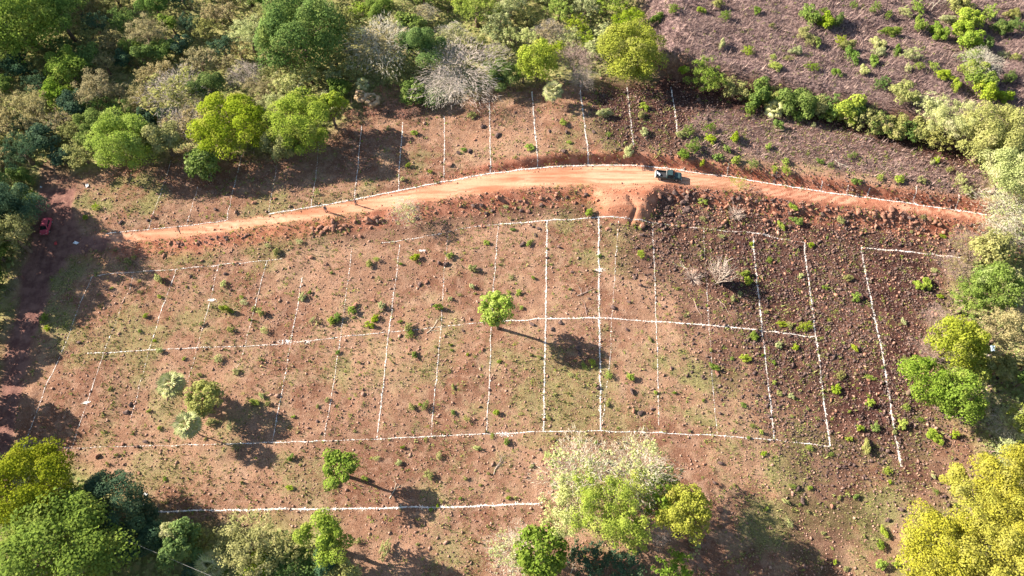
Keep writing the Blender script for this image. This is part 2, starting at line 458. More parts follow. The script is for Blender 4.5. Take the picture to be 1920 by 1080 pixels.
# ------------------------------------------------------------------ the ground sheet, split where the ground changes
def build_ground():
    ny, nx = gxx.shape
    X, Y = gxx.ravel(), gyy.ravel()
    wx = X + (fbm(X, Y, 4, 31, 3) - .5) * 3.0; wy = Y + (fbm(X, Y, 4, 41, 3) - .5) * 3.0
    sx = X + (fbm(X, Y, 1.5, 51, 3) - .5) * 1.0; sy = Y + (fbm(X, Y, 1.5, 61, 3) - .5) * 1.0
    droad = sdist(ROAD, sx, sy); dm = sdist(MOUND, sx, sy); dt = sdist(TRACK, sx, sy)
    road = np.maximum(smooth(.5, -.7, droad), smooth(.8, -1.0, dm) * .55)
    road *= 1 - .88 * smooth(26, 44, X)
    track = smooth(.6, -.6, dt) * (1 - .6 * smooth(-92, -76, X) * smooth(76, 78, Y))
    yu = np.interp(X, UPw[:, 0], UPw[:, 1]); yl = np.interp(X, LOw[:, 0], LOw[:, 1])
    rr_ = (sy * .5 + Y * .5 - yl) / np.maximum(yu - yl, .5)
    rut = np.zeros_like(X)
    for c_ in (.22, .42, .58, .80):
        rut = np.maximum(rut, smooth(.075, .02, np.abs(rr_ - c_ - .05 * (fbm(X, Y, 14, 171, 2) - .5))) * smooth(.25, .6, fbm(X, Y, 6, 181, 2)))
    rut *= smooth(.2, -.5, droad)
    redu = smooth(2.4, .8, sy - yu) * smooth(-.8, .2, sy - yu) * smooth(-20, 0, X) * smooth(92, 86, X)
    redl = smooth(4.5, 1.5, yl - sy) * smooth(-.5, .5, yl - sy) * smooth(-86, -60, X) * smooth(92, 86, X) * .75
    red = np.clip(np.maximum(redu, redl) + .8 * smooth(30, 45, X) * smooth(.4, -.6, droad) + .55 * smooth(.8, -.6, dm), 0, 1)
    edge = smooth(6, -3, sdist(FOREST_R, wx, wy))
    rocky_shade = smooth(7, -4, sdist(ROCKY, wx, wy)) * (.82 + .18 * smooth(.35, .6, fbm(X, Y, 7, 71, 3)))
    LOWR_ = wpoly([(1440, 780), (1700, 800), (1790, 880), (1700, 1000), (1600, 1120), (1460, 1120), (1400, 980), (1420, 880)])
    rocky_shade = np.maximum(rocky_shade, .6 * smooth(6, -5, sdist(LOWR_, wx, wy)) * smooth(.35, .6, fbm(X, Y, 6, 221, 3)))
    MIDR_ = wpoly([(1130, 420), (1260, 420), (1360, 560), (1440, 700), (1340, 720), (1260, 600), (1180, 520)])
    rocky_shade = np.maximum(rocky_shade, .6 * smooth(5, -4, sdist(MIDR_, wx, wy)) * smooth(.35, .6, fbm(X, Y, 5, 231, 3)))
    rocky_shade = np.maximum(rocky_shade, .85 * smooth(3, -3, sdist(TOPROCK, wx, wy)))
    rocky_shade = np.maximum(rocky_shade, .97 * smooth(2, -1.5, sdist(HEDGE_SHADE, wx, wy)))  # painted hedge shade, in the rubble's dark tone
    bandl = smooth(7.5, 4, yl - wy) * smooth(1.0, 2.5, yl - wy) * smooth(-55, -20, X) * .55
    rocky_shade = np.maximum(rocky_shade, bandl)
    dry = np.maximum(smooth(2, -2, sdist(FIELD_B, wx, wy)), .9 * smooth(2, -2, sdist(FIELD_C, wx, wy)))
    forest = np.zeros_like(X)
    for P in (FOREST_A, FOREST_R, FOREST_BL):
        forest = np.maximum(forest, smooth(2.5, -2, sdist(P, wx, wy)))
    grass = grassmask(X, Y)
    cshade = smooth(2, -2, sdist(FIELD_C, wx, wy)) * (.35 + .5 * smooth(.40, .62, fbm(X, Y, 7, 201, 3)))  # hedge shade over the lower brush, painted as darker ground
    rocky_shade = np.maximum(rocky_shade, cshade)
    dry *= 1 - .9 * smooth(.4, .8, rocky_shade) * smooth(2, -1, sdist(HEDGE_SHADE, wx, wy))
    me_all = {}
    V = np.stack([X, Y, GZ.ravel()], 1)
    idx = np.arange(ny * nx).reshape(ny, nx)
    Q = np.stack([idx[:-1, :-1], idx[:-1, 1:], idx[1:, 1:], idx[1:, :-1]], -1).reshape(-1, 4)
    cx, cy = V[Q].mean(1)[:, 0], V[Q].mean(1)[:, 1]
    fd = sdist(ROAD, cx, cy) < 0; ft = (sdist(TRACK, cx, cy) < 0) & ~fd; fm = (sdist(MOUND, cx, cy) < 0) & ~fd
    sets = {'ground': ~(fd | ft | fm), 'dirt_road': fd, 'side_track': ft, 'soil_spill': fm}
    for name, sel in sets.items():
        q = Q[sel]; u, inv = np.unique(q, return_inverse=True)
        me = npmesh(name, V[u], inv.reshape(-1, 4), 4)
        for an, arr in (('road', road), ('track', track), ('red', red), ('rocky_shade', rocky_shade), ('dry', dry), ('forest', forest), ('grass', grass), ('rut', rut)):
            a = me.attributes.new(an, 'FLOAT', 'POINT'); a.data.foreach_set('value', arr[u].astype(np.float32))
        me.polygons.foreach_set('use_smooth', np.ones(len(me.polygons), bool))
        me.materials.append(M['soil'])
        o = bpy.data.objects.new(name, me); COL.objects.link(o); o['kind'] = 'structure'
build_ground()

# ------------------------------------------------------------------ labels: look + place relative to something one can find
LAND = [(1252, 328, 'the parked pickup'), (87, 422, 'the pink hatchback'), (565, 72, 'the big round green tree'),
        (932, 580, 'the leafy tree in mid-field'), (1170, 378, 'the spilled red soil'), (1178, 105, 'the round yellow-green tree'),
        (860, 140, 'the big grey bare tree'), (1160, 940, 'the bottom thicket'), (1352, 517, 'the upright bare twig bush'),
        (640, 875, 'the small leaning tree'), (1912, 690, 'the metal roof'), (75, 520, 'the track bend'),
        (1615, 465, 'the right-hand chalk corner'), (1556, 836, 'the lower right chalk corner'), (290, 960, 'the thick lower chalk line end'),
        (640, 378, 'the two standing people'), (1037, 175, 'the short palm by the top plots'), (500, 235, 'the two wide lime trees'),
        (0, 0, 'the top left corner'), (1920, 0, 'the top right corner'), (1335, 130, 'the hedge\'s left end'),
        (322, 722, 'the upper field palm'), (383, 310, 'the small round tree'), (235, 270, 'the pale green dome tree'),
        (1390, 345, 'the roadside yellow bush'), (0, 1080, 'the bottom left corner'), (1920, 1080, 'the bottom right corner'),
        (45, 842, 'the lower left chalk corner'), (1805, 397, 'the road\'s right end'), (690, 170, 'the dead palms'),
        (1123, 600, 'the central chalk crossing'), (760, 400, 'the spindly roadside tree'), (1840, 115, 'the upright hedge row')]
USED = {}
def label_for(look, px, py):
    o = sorted(LAND, key=lambda l: math.hypot(l[0] - px, l[1] - py))
    best = None
    for lx, ly, ph in o[:12]:
        dx, dy = px - lx, py - ly
        d = math.hypot(dx, dy)
        if d < 12: continue
        a = math.degrees(math.atan2(-dy, dx)) % 360
        w = ['right of', 'up and right of', 'above', 'up and left of', 'left of', 'down and left of', 'below', 'down and right of'][int((a + 22.5) // 45) % 8]
        q = 'just' if d < 50 else 'a little' if d < 100 else 'some way' if d < 180 else 'well' if d < 300 else 'far'
        t = '%s %s %s %s' % (look, q, w, ph)
        if best is None: best = t
        if t not in USED and len(t.split()) <= 16:
            USED[t] = 1; return t
    USED[best] = USED.get(best, 0) + 1
    return best

# ------------------------------------------------------------------ plant templates (unit size)
def crown_template(name, seed, nl, leaf, form):
    r = np.random.default_rng(seed)
    P, Nn = [], []
    if form == 'dome': k, rr, cr = 46, (.62, .86), (.17, .30)
    elif form == 'loose': k, rr, cr = 22, (.35, .92), (.18, .36)
    else: k, rr, cr = 60, (.3, .98), (.10, .22)
    per = int(nl * (.85 if form == 'dome' else .95) / k)
    for i in range(k):
        d = r.normal(0, 1, 3); d /= np.linalg.norm(d); d[2] = abs(d[2]) * 1.05 - .25
        d /= np.linalg.norm(d)
        c = d * r.uniform(*rr); q = r.uniform(*cr)
        v = unit(r.normal(0, 1, (per, 3)))
        v[:, 2] = np.where(v[:, 2] < -.4, -v[:, 2], v[:, 2])
        rad = q * (r.uniform(.7, 1.05, per) if form != 'feather' else r.uniform(.1, 1.2, per))
        P.append(c + v * rad[:, None]); Nn.append(v)
    m = nl - per * k
    if m > 5:
        v = unit(r.normal(0, 1, (m, 3))); P.append(v * (r.uniform(0, 1, m) ** .5 * .7)[:, None]); Nn.append(v)
    P = np.vstack(P); Nn = np.vstack(Nn)
    V, Fc = cards(P, Nn + np.array([0, 0, .35]), leaf, .75, r)
    return npmesh(name, V, Fc, 4, r.random(len(Fc)))

T = {}
for form in ('dome', 'loose', 'feather'):
    for size, nl, leaf in (('s', 700, .105), ('m', 3000, .058), ('l', 8000, .033), ('x', 19000, .021)):
        for v in range({'s': 3, 'm': 3, 'l': 4, 'x': 2}[size]):
            f = 1.0 if form != 'feather' else .8
            T[form, size, v] = crown_template('crown_%s' % form, hash((len(form), nl, v)) % 10000, int(nl * f), leaf * (1 if form != 'feather' else .72), form)

T['sparse'] = crown_template('foliage_sparse', 77, 1100, .032, 'feather')
def sliver_template(seed, n):
    r = np.random.default_rng(seed); d = unit(r.normal(0, 1, (n, 3))); d[:, 2] = np.abs(d[:, 2]) * 1.1 - .2
    P = d * (r.uniform(.15, 1, n) ** .6)[:, None]; P *= (1 + .25 * np.sin(d[:, :1] * 5 + 1) * np.cos(d[:, 1:2] * 4))
    t = unit(d + r.normal(0, .45, (n, 3))); b = unit(np.cross(t, r.normal(0, 1, (n, 3))))
    L = r.uniform(.06, .16, n)[:, None]; w = r.uniform(.0022, .0045, n)[:, None]
    V = np.stack([P - b * w, P + b * w, P + t * L + b * w * .4, P + t * L - b * w * .4], 1).reshape(-1, 3)
    return npmesh('fine_twigs', V, np.arange(4 * n).reshape(-1, 4), 4)
T['slivers'] = [sliver_template(i, 3200) for i in range(2)]
def branch_template(name, seed, depth, k=3, spread=.55, up=.25, r0=.05):
    r = random.Random(seed); segs = []; ends = []
    def grow(p, d, L, rad, lev):
        n = 3 if lev > 1 else 2
        for i in range(n):
            d2 = (d + Vector((r.gauss(0, .16), r.gauss(0, .16), r.gauss(0, .10) + .03))).normalized()
            q = p + d2 * (L / n)
            r2 = rad * .86
            segs.append((p, rad, q, r2)); p, d, rad = q, d2, r2
        if lev == 0: ends.append(p); return
        for _ in range(r.choice((2, 3, 3))):
            a = Vector((r.gauss(0, 1), r.gauss(0, 1), r.gauss(0, .5))).normalized()
            d3 = (d * (1 - spread) + a * spread + Vector((0, 0, up * .5))).normalized()
            grow(p, d3, L * r.uniform(.66, .86), rad * .68, lev - 1)
    for _ in range(3):
        a = Vector((r.gauss(0, .45), r.gauss(0, .45), 1)).normalized()
        grow(Vector((0, 0, 0)), a, .50, r0, depth)
    V, Fc = tubes(segs, k)
    m = np.abs(V[:, :2]).max()
    V[:, :2] *= 1.0 / m; V[:, 2] *= 2.0 / V[:, 2].max()
    return npmesh(name, V, Fc, 4, np.random.default_rng(seed).random(len(Fc)))
for v in range(4):
    T['bare', v] = branch_template('branches', 50 + v, 6, 3, .5, .28, .030)
for v in range(3):
    T['twig', v] = branch_template('twigs', 90 + v, 3, 3, .4, .5, .02)

def trunk_template(seed):
    r = random.Random(seed); segs = []
    p = Vector((0, 0, -.04)); rad = .12
    for i in range(4):
        q = Vector((r.uniform(-.03, .03), r.uniform(-.03, .03), (i + 1) * .17)); segs.append((p, rad, q, rad * .86)); p = q; rad *= .86
    for i in range(6):
        a = i * math.pi / 3 + r.uniform(-.3, .3); q = p; rr = rad * .6
        for s in range(3):
            q2 = q + Vector((math.cos(a) * .2, math.sin(a) * .2, r.uniform(.05, .2))); segs.append((q, rr, q2, rr * .65)); q = q2; rr *= .65
    V, Fc = tubes(segs, 6)
    return npmesh('trunk', V, Fc, 4)
for v in range(3): T['trunk', v] = trunk_template(70 + v)

LOOK = {'lime': 'bright lime-green', 'yellow': 'yellow-green', 'green': 'fresh green', 'mid': 'mid-green', 'dark': 'dark green', 'olive': 'olive-green',
        'tan': 'dry tan', 'pale': 'pale green', 'rust': 'rusty brown'}
ntree = 0
GROW = 1.14
def tree(px, py, rpx, mat, form='dome', ry=None, lift=None, label=None, group=None, hfac=1.0, bark='bark', name='tree'):
    """a tree whose crown is seen centred on (px, py) with radius rpx"""
    global ntree
    ntree += 1
    s = ppm(py, 4); rx = rpx / s * GROW
    rz = (ry or rpx) / s * GROW
    zc = (lift if lift is not None else rx * 1.05 + 1.0) * hfac
    b = on(px, py, zc)
    e = empty(name, b, random.uniform(0, 6.28))
    size = 'x' if rx > 5.2 else 'l' if rx > 3.6 else 'm' if rx > 1.3 else 's'
    v = random.randrange({'s': 3, 'm': 3, 'l': 4, 'x': 2}[size])
    if label is None: label = label_for('%s %s tree' % (LOOK.get(mat, mat), {'dome': 'dense', 'loose': 'ragged', 'feather': 'feathery'}[form]), px, py)
    props(e, label, 'tree', group)
    link('crown', T[form, size, v], M[mat], e, (0, 0, zc), (0, 0, 0), (rx, rx, rz))
    link('trunk', T['trunk', random.randrange(3)], M[bark], e, (0, 0, 0), (0, 0, 0), (rx * .9, rx * .9, zc))
    return e

def baretree(px, py, rpx, bark='greybark', lift=None, leaves=None, label=None, group=None, name='bare_tree', cat='tree', fdens=1.0):
    s = ppm(py, 3); r = rpx / s * 1.12
    h = lift if lift is not None else r * 1.9
    b = on(px, py, h * .55)
    e = empty(name, b, random.uniform(0, 6.28))
    if label is None: label = label_for('leafless tree of %s twigs' % {'greybark': 'grey', 'pinkbark': 'pinkish', 'whitebark': 'pale'}.get(bark, 'brown'), px, py)
    props(e, label, cat, group)
    link('branches', T['bare', random.randrange(4)], M[bark], e, (0, 0, 0), (0, 0, 0), (r, r, h / 2))
    if cat == 'tree':
        link('fine_twigs', random.choice(T['slivers']), M[bark], e, (0, 0, h * .58), (0, 0, random.uniform(0, 6)), (r, r, h * .42))
    if leaves:
        link('foliage', (T['feather', 'm', random.randrange(3)] if fdens >= 1 else T['sparse']), M[leaves], e, (0, 0, h * .6), (0, 0, 0), (r * .95, r * .95, h * .38))
    return e

def shrub(px, py, rpx, mat, form=None, flat=.8, label=None, group='shrubs scattered over the cleared ground'):
    s = ppm(py); r = rpx / s
    b = on(px, py, r * .4)
    form = form or random.choice(('feather', 'loose', 'loose'))
    size = 'm' if r > .95 else 's'
    if label is None:
        label = label_for('%s %s shrub' % ('tiny' if rpx < 6 else 'small' if rpx < 10 else 'knee-high' if rpx < 14 else 'broad', LOOK[mat]), px, py)
    o = link('shrub', T[form, size, random.randrange(3)], M[mat], None, (b.x, b.y, b.z + r * flat * .45), (0, 0, random.uniform(0, 6.28)), (r * random.uniform(.95, 1.35), r * random.uniform(.6, 1.0), r * flat * random.uniform(.75, 1.15)))
    props(o, label, 'shrub', group)
    return o

# ------------------------------------------------------------------ named trees
G1 = 'trees along the upper edge of the plots'
tree(565, 72, 76, 'mid', 'dome', 70, 6.5, 'very large round mid-green tree standing above the scrub at the top', G1)
tree(235, 268, 56, 'green', 'dome', 50, 4.5, 'pale green dome tree at the left end of the tree line', G1)
M['domepale'] = leafmat('foliage_dome_pale', (.30, .40, .10), (.21, .31, .06), (.34, .42, .13)); COL.objects[-1]
bpy.data.objects['tree.001'].children[0].material_slots[0].material = M['domepale']
tree(305, 258, 42, 'olive', 'loose', 40, 4.5, 'ragged olive tree squeezed between pale dome tree and dry grey tree', G1)
baretree(362, 232, 48, 'greybark', 7, 'tan', 'dry greyish twiggy tree behind the small round tree', G1)
baretree(330, 178, 55, 'greybark', 8, 'olive', 'large dusty half-bare tree above the pale dome tree', G1)
tree(430, 238, 66, 'lime', 'dome', 46, 4.8, 'wide lime-green tree, left one of the bright pair above the plots', G1)
tree(565, 232, 60, 'lime', 'dome', 44, 4.8, 'wide lime-green tree, right one of the bright pair above the plots', G1)
tree(620, 205, 28, 'lime', 'loose', 22, 5, 'lime-green crown at the right tip of the bright pair', G1)
tree(530, 270, 36, 'olive', 'dome', 34, 3.2, 'brownish olive tree in front of the right lime tree', G1)
tree(383, 309, 31, 'pale', 'dome', 30, 3.0, 'small round tree with fresh green glossy crown standing alone above the plots', G1)
M['glossy'] = leafmat('foliage_glossy', (.21, .29, .07), (.14, .20, .045), (.36, .42, .17))
bpy.data.objects['tree.007'].children[0].material_slots[0].material = M['glossy']
tree(1178, 103, 60, 'lime', 'dome', 52, 4.5, 'round yellow-green tree at the corner between the scrub and the stubble field', G1)
bpy.data.objects['tree.008'].children[0].material_slots[0].material = M['yellow']
tree(1008, 118, 36, 'lime', 'dome', 40, 4.2, 'upright bright yellow-green tree above the ninth upper chalk line', G1)
tree(940, 145, 34, 'mid', 'loose', 28, 2.5, 'dark green tree between the grey bare tree and a bright one', G1)
baretree(1078, 118, 42, 'pinkbark', 6, None, 'pinkish leafless tree left of the round yellow-green tree', G1)
baretree(1092, 148, 26, 'greybark', 4, None, 'small grey leafless tree at the head of the upper chalk line', G1)
baretree(862, 138, 78, 'greybark', 8.5, None, 'large grey leafless tree with tangled pale twigs above the plots', G1)
baretree(835, 165, 42, 'whitebark', 5, None, 'pale leafless tree at the left foot of the large grey one', G1)
baretree(718, 85, 62, 'whitebark', 9, 'tan', 'tall tree of white forked limbs and sparse twigs right of the big round tree', G1, fdens=.5)
tree(775, 175, 26, 'green', 'dome', 20, 1.8, 'yellow-tinged bush tree left of the grey bare tree', G1)
tree(812, 185, 22, 'mid', 'dome', 15, 1.4, 'low green bush tree left of the grey bare tree', G1)
tree(785, 95, 46, 'mid', 'loose', 44, 5, 'mid-green leafy tree right of the white-limbed tree', G1)
tree(30, 40, 78, 'green', 'dome', 60, 7, 'large bright green tree filling the top left corner', G1)
tree(110, 30, 40, 'green', 'loose', 36, 6, 'green tree beside the large one in the top left corner', G1)
tree(20, 405, 52, 'dark', 'loose', 60, 5, 'shaded tree at the left edge beside the pink hatchback', G1)
tree(22, 440, 40, 'olive', 'feather', 55, 5, 'dim olive tree at the left edge below the hatchback', G1)
tree(50, 375, 22, 'green', 'loose', 22, 4, 'small green tree just above the hatchback', G1)

G2 = 'trees on the open plots'
tree(932, 580, 31, 'lime', 'dome', 27, 6.3, 'lone bright leafy tree with a long shadow in the middle of the plots', G2)
M['lonelime'] = leafmat('foliage_lone', (.34, .42, .10), (.24, .32, .06), (.42, .46, .16))
bpy.data.objects[[o.name for o in bpy.data.objects if o.get('group') == G2][0]].children[0].material_slots[0].material = M['lonelime']
tree(636, 874, 34, 'green', 'loose', 22, 5.2, 'leaning bright green tree between the lowest two chalk lines', G2)
tree(385, 747, 33, 'olive', 'dome', 27, 3.4, 'dark olive round tree beside the two field palms', G2)
baretree(762, 398, 30, 'greybark', 4.6, 'pale', 'spindly half-leafless tree on the lower road bank', G2, fdens=.5)
baretree(1390, 345, 20, 'pinkbark', 2.2, 'yellow', 'yellowish twiggy bush at the lower road edge right of the pickup', G2, cat='bush', fdens=.5)

G3 = 'trees in the thicket at the bottom edge'
baretree(1085, 895, 68, 'whitebark', 11, 'pale', 'pale half-bare tree at the upper left of the bottom thicket', G3, fdens=.5)
baretree(1195, 890, 62, 'whitebark', 12, 'pale', 'pale half-bare tree at the upper right of the bottom thicket', G3, fdens=.5)
tree(1070, 950, 52, 'pale', 'feather', 42, 7, 'feathery pale green tree on the left side of the bottom thicket', G3)
tree(1148, 945, 74, 'lime', 'feather', 52, 8.5, 'broad feathery green tree in the heart of the bottom thicket', G3)
tree(1178, 985, 42, 'lime', 'feather', 34, 8, 'feathery lime-green tree at the lower lip of the bottom thicket', G3)
tree(1240, 925, 44, 'green', 'feather', 40, 7, 'green tree under the pale one on the right of the bottom thicket', G3)
tree(1282, 962, 46, 'olive', 'dome', 46, 7.5, 'yellowish olive tree at the right end of the bottom thicket', G3)
M['oliveyel'] = leafmat('foliage_olive_yellow', (.34, .33, .07), (.24, .25, .05), (.38, .34, .1))
bpy.data.objects[[o.name for o in bpy.data.objects if o.get('group') == G3][-1]].children[0].material_slots[0].material = M['oliveyel']
tree(1018, 1038, 46, 'green', 'dome', 54, 5.5, 'dense vivid green tree at the bottom edge left of the dark hollow', G3)
baretree(965, 1035, 46, 'whitebark', 4.5, 'pale', 'thin dusty tree at the bottom edge left of the vivid green one', G3, fdens=.5)
baretree(1238, 1000, 24, 'greybark', 4, None, 'grey leafless bush under the right end of the bottom thicket', G3)
tree(1100, 1052, 40, 'dark', 'feather', 26, 1.6, 'low dark tree added as shade in the hollow right of the vivid green one', G3)  # dark foliage added in place of the hollow's shadow
tree(1165, 1062, 40, 'dark', 'feather', 24, 1.6, 'low dark tree added as shade in the hollow under the thicket', G3)  # second dark crown added for the hollow's shadow
tree(1265, 1066, 36, 'green', 'feather', 26, 3.5, 'pale green tree cut by the bottom edge below the thicket', G3)
baretree(1300, 1050, 16, 'pinkbark', 3, None, 'small pinkish leafless bush at the bottom edge', G3)

G4 = 'trees in the bottom left woodland'
tree(72, 912, 76, 'yellow', 'dome', 66, 7.5, 'large yellow-green tree at the lower left edge', G4)
M['ylower'] = leafmat('foliage_lower_left', (.27, .29, .045), (.18, .21, .035), (.33, .32, .06))
bpy.data.objects[[o.name for o in bpy.data.objects if o.get('group') == G4][-1]].children[0].material_slots[0].material = M['ylower']
tree(200, 955, 66, 'dark', 'dome', 50, 6, 'dark bluish green tree right of the large lower left tree', G4)
tree(110, 1055, 112, 'green', 'dome', 66, 8.5, 'huge vivid green tree in the bottom left corner', G4)
M['vivid'] = leafmat('foliage_vivid', (.18, .25, .04), (.12, .18, .035), (.24, .29, .06), .35, .06)
bpy.data.objects[[o.name for o in bpy.data.objects if o.get('group') == G4][-1]].children[0].material_slots[0].material = M['vivid']
bpy.data.objects[[o.name for o in bpy.data.objects if o.get('label', '').startswith('dense vivid')][0]].children[0].material_slots[0].material = M['vivid']
tree(60, 1005, 46, 'olive', 'feather', 36, 4, 'olive tree between the two largest lower left trees', G4)
tree(25, 965, 20, 'pale', 'loose', 18, 3, 'small pale tree by the left edge under the large yellow-green tree', G4)
tree(262, 1010, 46, 'dark', 'loose', 40, 5, 'dark green tree above the bottom edge, left of the olive ones', G4)
tree(335, 1015, 42, 'mid', 'loose', 42, 5.5, 'ragged mid-green tree with pale top in the bottom left woodland', G4)
tree(320, 1000, 20, 'pale', 'loose', 24, 7, 'pale crown poking through the bottom left woodland', G4)
tree(268, 972, 26, 'dark', 'dome', 22, 3, 'low dark tree at the woodland rim near the thick chalk line', G4)
tree(462, 1022, 62, 'olive', 'feather', 44, 5, 'wide feathery olive tree at the bottom edge', G4)
tree(540, 1040, 40, 'olive', 'feather', 30, 3.4, 'low dusty olive tree right of the wide feathery one', G4)
tree(606, 1012, 46, 'lime', 'loose', 46, 5.5, 'loose lime-green tree at the bottom edge right of the olive ones', G4)
tree(480, 1068, 30, 'lime', 'dome', 20, 3.2, 'low lime-green tree touching the bottom edge', G4)
tree(555, 1075, 40, 'mid', 'dome', 22, 3, 'mid-green tree cut by the bottom edge', G4)
tree(640, 1078, 36, 'olive', 'loose', 20, 3, 'olive tree cut by the bottom edge under the loose lime tree', G4)
tree(380, 1078, 36, 'dark', 'dome', 26, 3, 'dark tree cut by the bottom edge beside the low palm', G4)

G5 = 'trees along the right edge'
for a in [(1330, 128, 34, 'green', 'feather', 32, 3, 'rounded green bush tree at the left end of the hedge'),
          (1805, 205, 52, 'pale', 'feather', 42, 5, 'greyish pale green tree where the two hedges meet'),
          (1882, 235, 58, 'olive', 'dome', 52, 6, 'yellowish olive tree at the right edge below the hedge junction'),
          (1898, 320, 50, 'pale', 'dome', 44, 6, 'pale yellow-green tree at the right edge above the road end'),
          (1860, 262, 34, 'olive', 'loose', 34, 5, 'olive tree leaning over the end of the hedge shadow'),
          (1855, 470, 34, 'olive', 'dome', 30, 3.5, 'brown-green tree right of the isolated chalk corner'),
          (1868, 538, 42, 'lime', 'dome', 40, 6, 'dense glossy lime-green dome tree near the right edge'),
          (1825, 560, 40, 'green', 'feather', 46, 4.5, 'soft green tree left of the glossy dome tree'),
          (1792, 642, 46, 'yellow', 'dome', 50, 6, 'tall yellow-green tree on the right side of the plots'),
          (1880, 625, 44, 'tan', 'feather', 50, 6, 'dusty grey-green tall tree near the metal roof'),
          (1735, 714, 44, 'green', 'dome', 34, 5, 'left one of two joined green trees on the right side'),
          (1795, 745, 46, 'green', 'dome', 48, 5, 'right one of two joined green trees on the right side'),
          (1905, 795, 32, 'pale', 'feather', 26, 2.4, 'low pale dusty tree at the right edge under the metal roof'),
          (1880, 690, 26, 'olive', 'loose', 22, 3, 'small olive tree left of the metal roof'),
          (1835, 690, 24, 'yellow', 'loose', 18, 2.5, 'small yellowish tree between tall tree and metal roof'),
          (1895, 905, 66, 'yellow', 'dome', 56, 7, 'topmost of the golden trees in the bottom right corner'),
          (1842, 965, 72, 'yellow', 'feather', 60, 7, 'golden feathery tree in the middle of the bottom right mass'),
          (1915, 990, 66, 'yellow', 'dome', 56, 8, 'golden tree cut by the right edge near the bottom'),
          (1765, 1030, 72, 'yellow', 'dome', 56, 6, 'golden tree forming the left flank of the bottom right mass'),
          (1870, 1060, 80, 'yellow', 'dome', 60, 8, 'golden tree cut by the bottom edge in the right corner'),
          (1730, 1075, 44, 'olive', 'feather', 30, 4, 'olive tree under the left flank of the golden mass'),
          (1800, 905, 30, 'olive', 'loose', 24, 3.2, 'low olive tree at the upper left of the golden mass')]:
    tree(*a[:6], a[6], a[7], G5)
M['golden'] = leafmat('foliage_golden', (.42, .39, .06), (.28, .28, .045), (.36, .34, .09), .35, .08)
for o in bpy.data.objects:
    if 'golden' in o.get('label', '') and o.get('category') == 'tree': o.children[0].material_slots[0].material = M['golden']
    if o.get('label', '').startswith(('dense glossy lime',)): o.children[0].material_slots[0].material = M['glossy']
for a in [(1888, 400, 54, 'whitebark', 7, 'pale', 'wide pale tree with white limbs over the end of the road'),
          (1880, 445, 40, 'whitebark', 5, 'tan', 'dry tree with white limbs below the road end'),
          (1838, 118, 34, 'whitebark', 5, None, 'fan-shaped leafless tree leaning out of the upright hedge row'),
          (1905, 570, 30, 'pinkbark', 5, None, 'pinkish leafless tree at the right edge'),
          (1760, 600, 30, 'pinkbark', 2.5, None, 'low pinkish brush at the right rim of the rubble'),
          (1745, 655, 28, 'pinkbark', 2.2, None, 'low pinkish brush left of the tall yellow-green tree'),
          (1790, 500, 30, 'pinkbark', 2.4, 'tan', 'dusty pink brush at the end of the right chalk line'),
          (1880, 800, 30, 'whitebark', 3, None, 'pale leafless fallen tree at the right edge'),
          (1815, 455, 34, 'pinkbark', 2.6, 'tan', 'dusty thorny brush under the road end')]:
    baretree(a[0], a[1], a[2], a[3], a[4], a[5], a[6], G5, fdens=.5 if a[5] else 1)

# hedge between the terraces and the upright hedge row
GH = 'bushes that make up the hedge above the plots'
for i, (x, y, r, mt) in enumerate([(1385, 150, 26, 'olive'), (1425, 158, 28, 'mid'), (1468, 165, 26, 'olive'), (1512, 168, 42, 'green'), (1560, 190, 28, 'mid'),
                                   (1600, 180, 30, 'lime'), (1640, 200, 30, 'olive'), (1612, 205, 22, 'mid'), (1668, 210, 24, 'green'), (1692, 215, 26, 'olive'),
                                   (1722, 222, 24, 'mid'), (1750, 222, 26, 'olive'), (1775, 240, 24, 'olive'), (1700, 175, 24, 'olive'), (1745, 200, 26, 'pale'),
                                   (1540, 205, 20, 'olive'), (1580, 212, 18, 'tan'), (1660, 238, 16, 'tan'), (1735, 250, 16, 'tan')]):
    tree(x, y, r, mt, 'loose' if i % 2 else 'feather', r * .9, 1.6, label_for('%s hedge bush' % LOOK[mt], x, y), GH, name='bush')['category'] = 'bush'
GV = 'bushes of the upright hedge row'
for x, y, r, mt in [(1812, 36, 22, 'lime'), (1805, 60, 20, 'lime'), (1818, 85, 22, 'lime'), (1822, 110, 20, 'green'), (1838, 150, 26, 'green'), (1845, 170, 20, 'lime'), (1800, 10, 20, 'olive'), (1826, 132, 20, 'lime')]:
    tree(x, y, r, mt, 'loose', r, 1.6, label_for('%s hedge bush' % LOOK[mt], x, y), GV, name='bush')['category'] = 'bush'

# ------------------------------------------------------------------ the woodland: many single trees
placed = []
def fill(poly, n, pick, box, rr, group, seed, lo=.62, hr=(.9, 1.5)):
    rg = random.Random(seed); got = 0; tries = 0
    while got < n and tries < n * 60:
        tries += 1
        x, y = rg.uniform(box[0], box[2]), rg.uniform(box[1], box[3])
        w = at(x, y, 2)
        if sdist(poly, np.array([w[0]]), np.array([w[1]]))[0] > -1.0: continue
        r = rg.uniform(*rr)
        if any(math.hypot(x - a, y - b) < (r + c) * lo for a, b, c in placed): continue
        placed.append((x, y, r)); got += 1
        mt, form = pick(rg, x, y)
        if form == 'bare':
            baretree(x, y, r, rg.choice(('greybark', 'pinkbark', 'whitebark')), r / ppm(y) * 1.6, rg.choice((None, 'tan', 'olive')), None, group)
        else:
            tree(x, y, r, mt, form, r * rg.uniform(.7, 1.0), None, None, group, rg.uniform(*hr))
for o in bpy.data.objects:
    pass
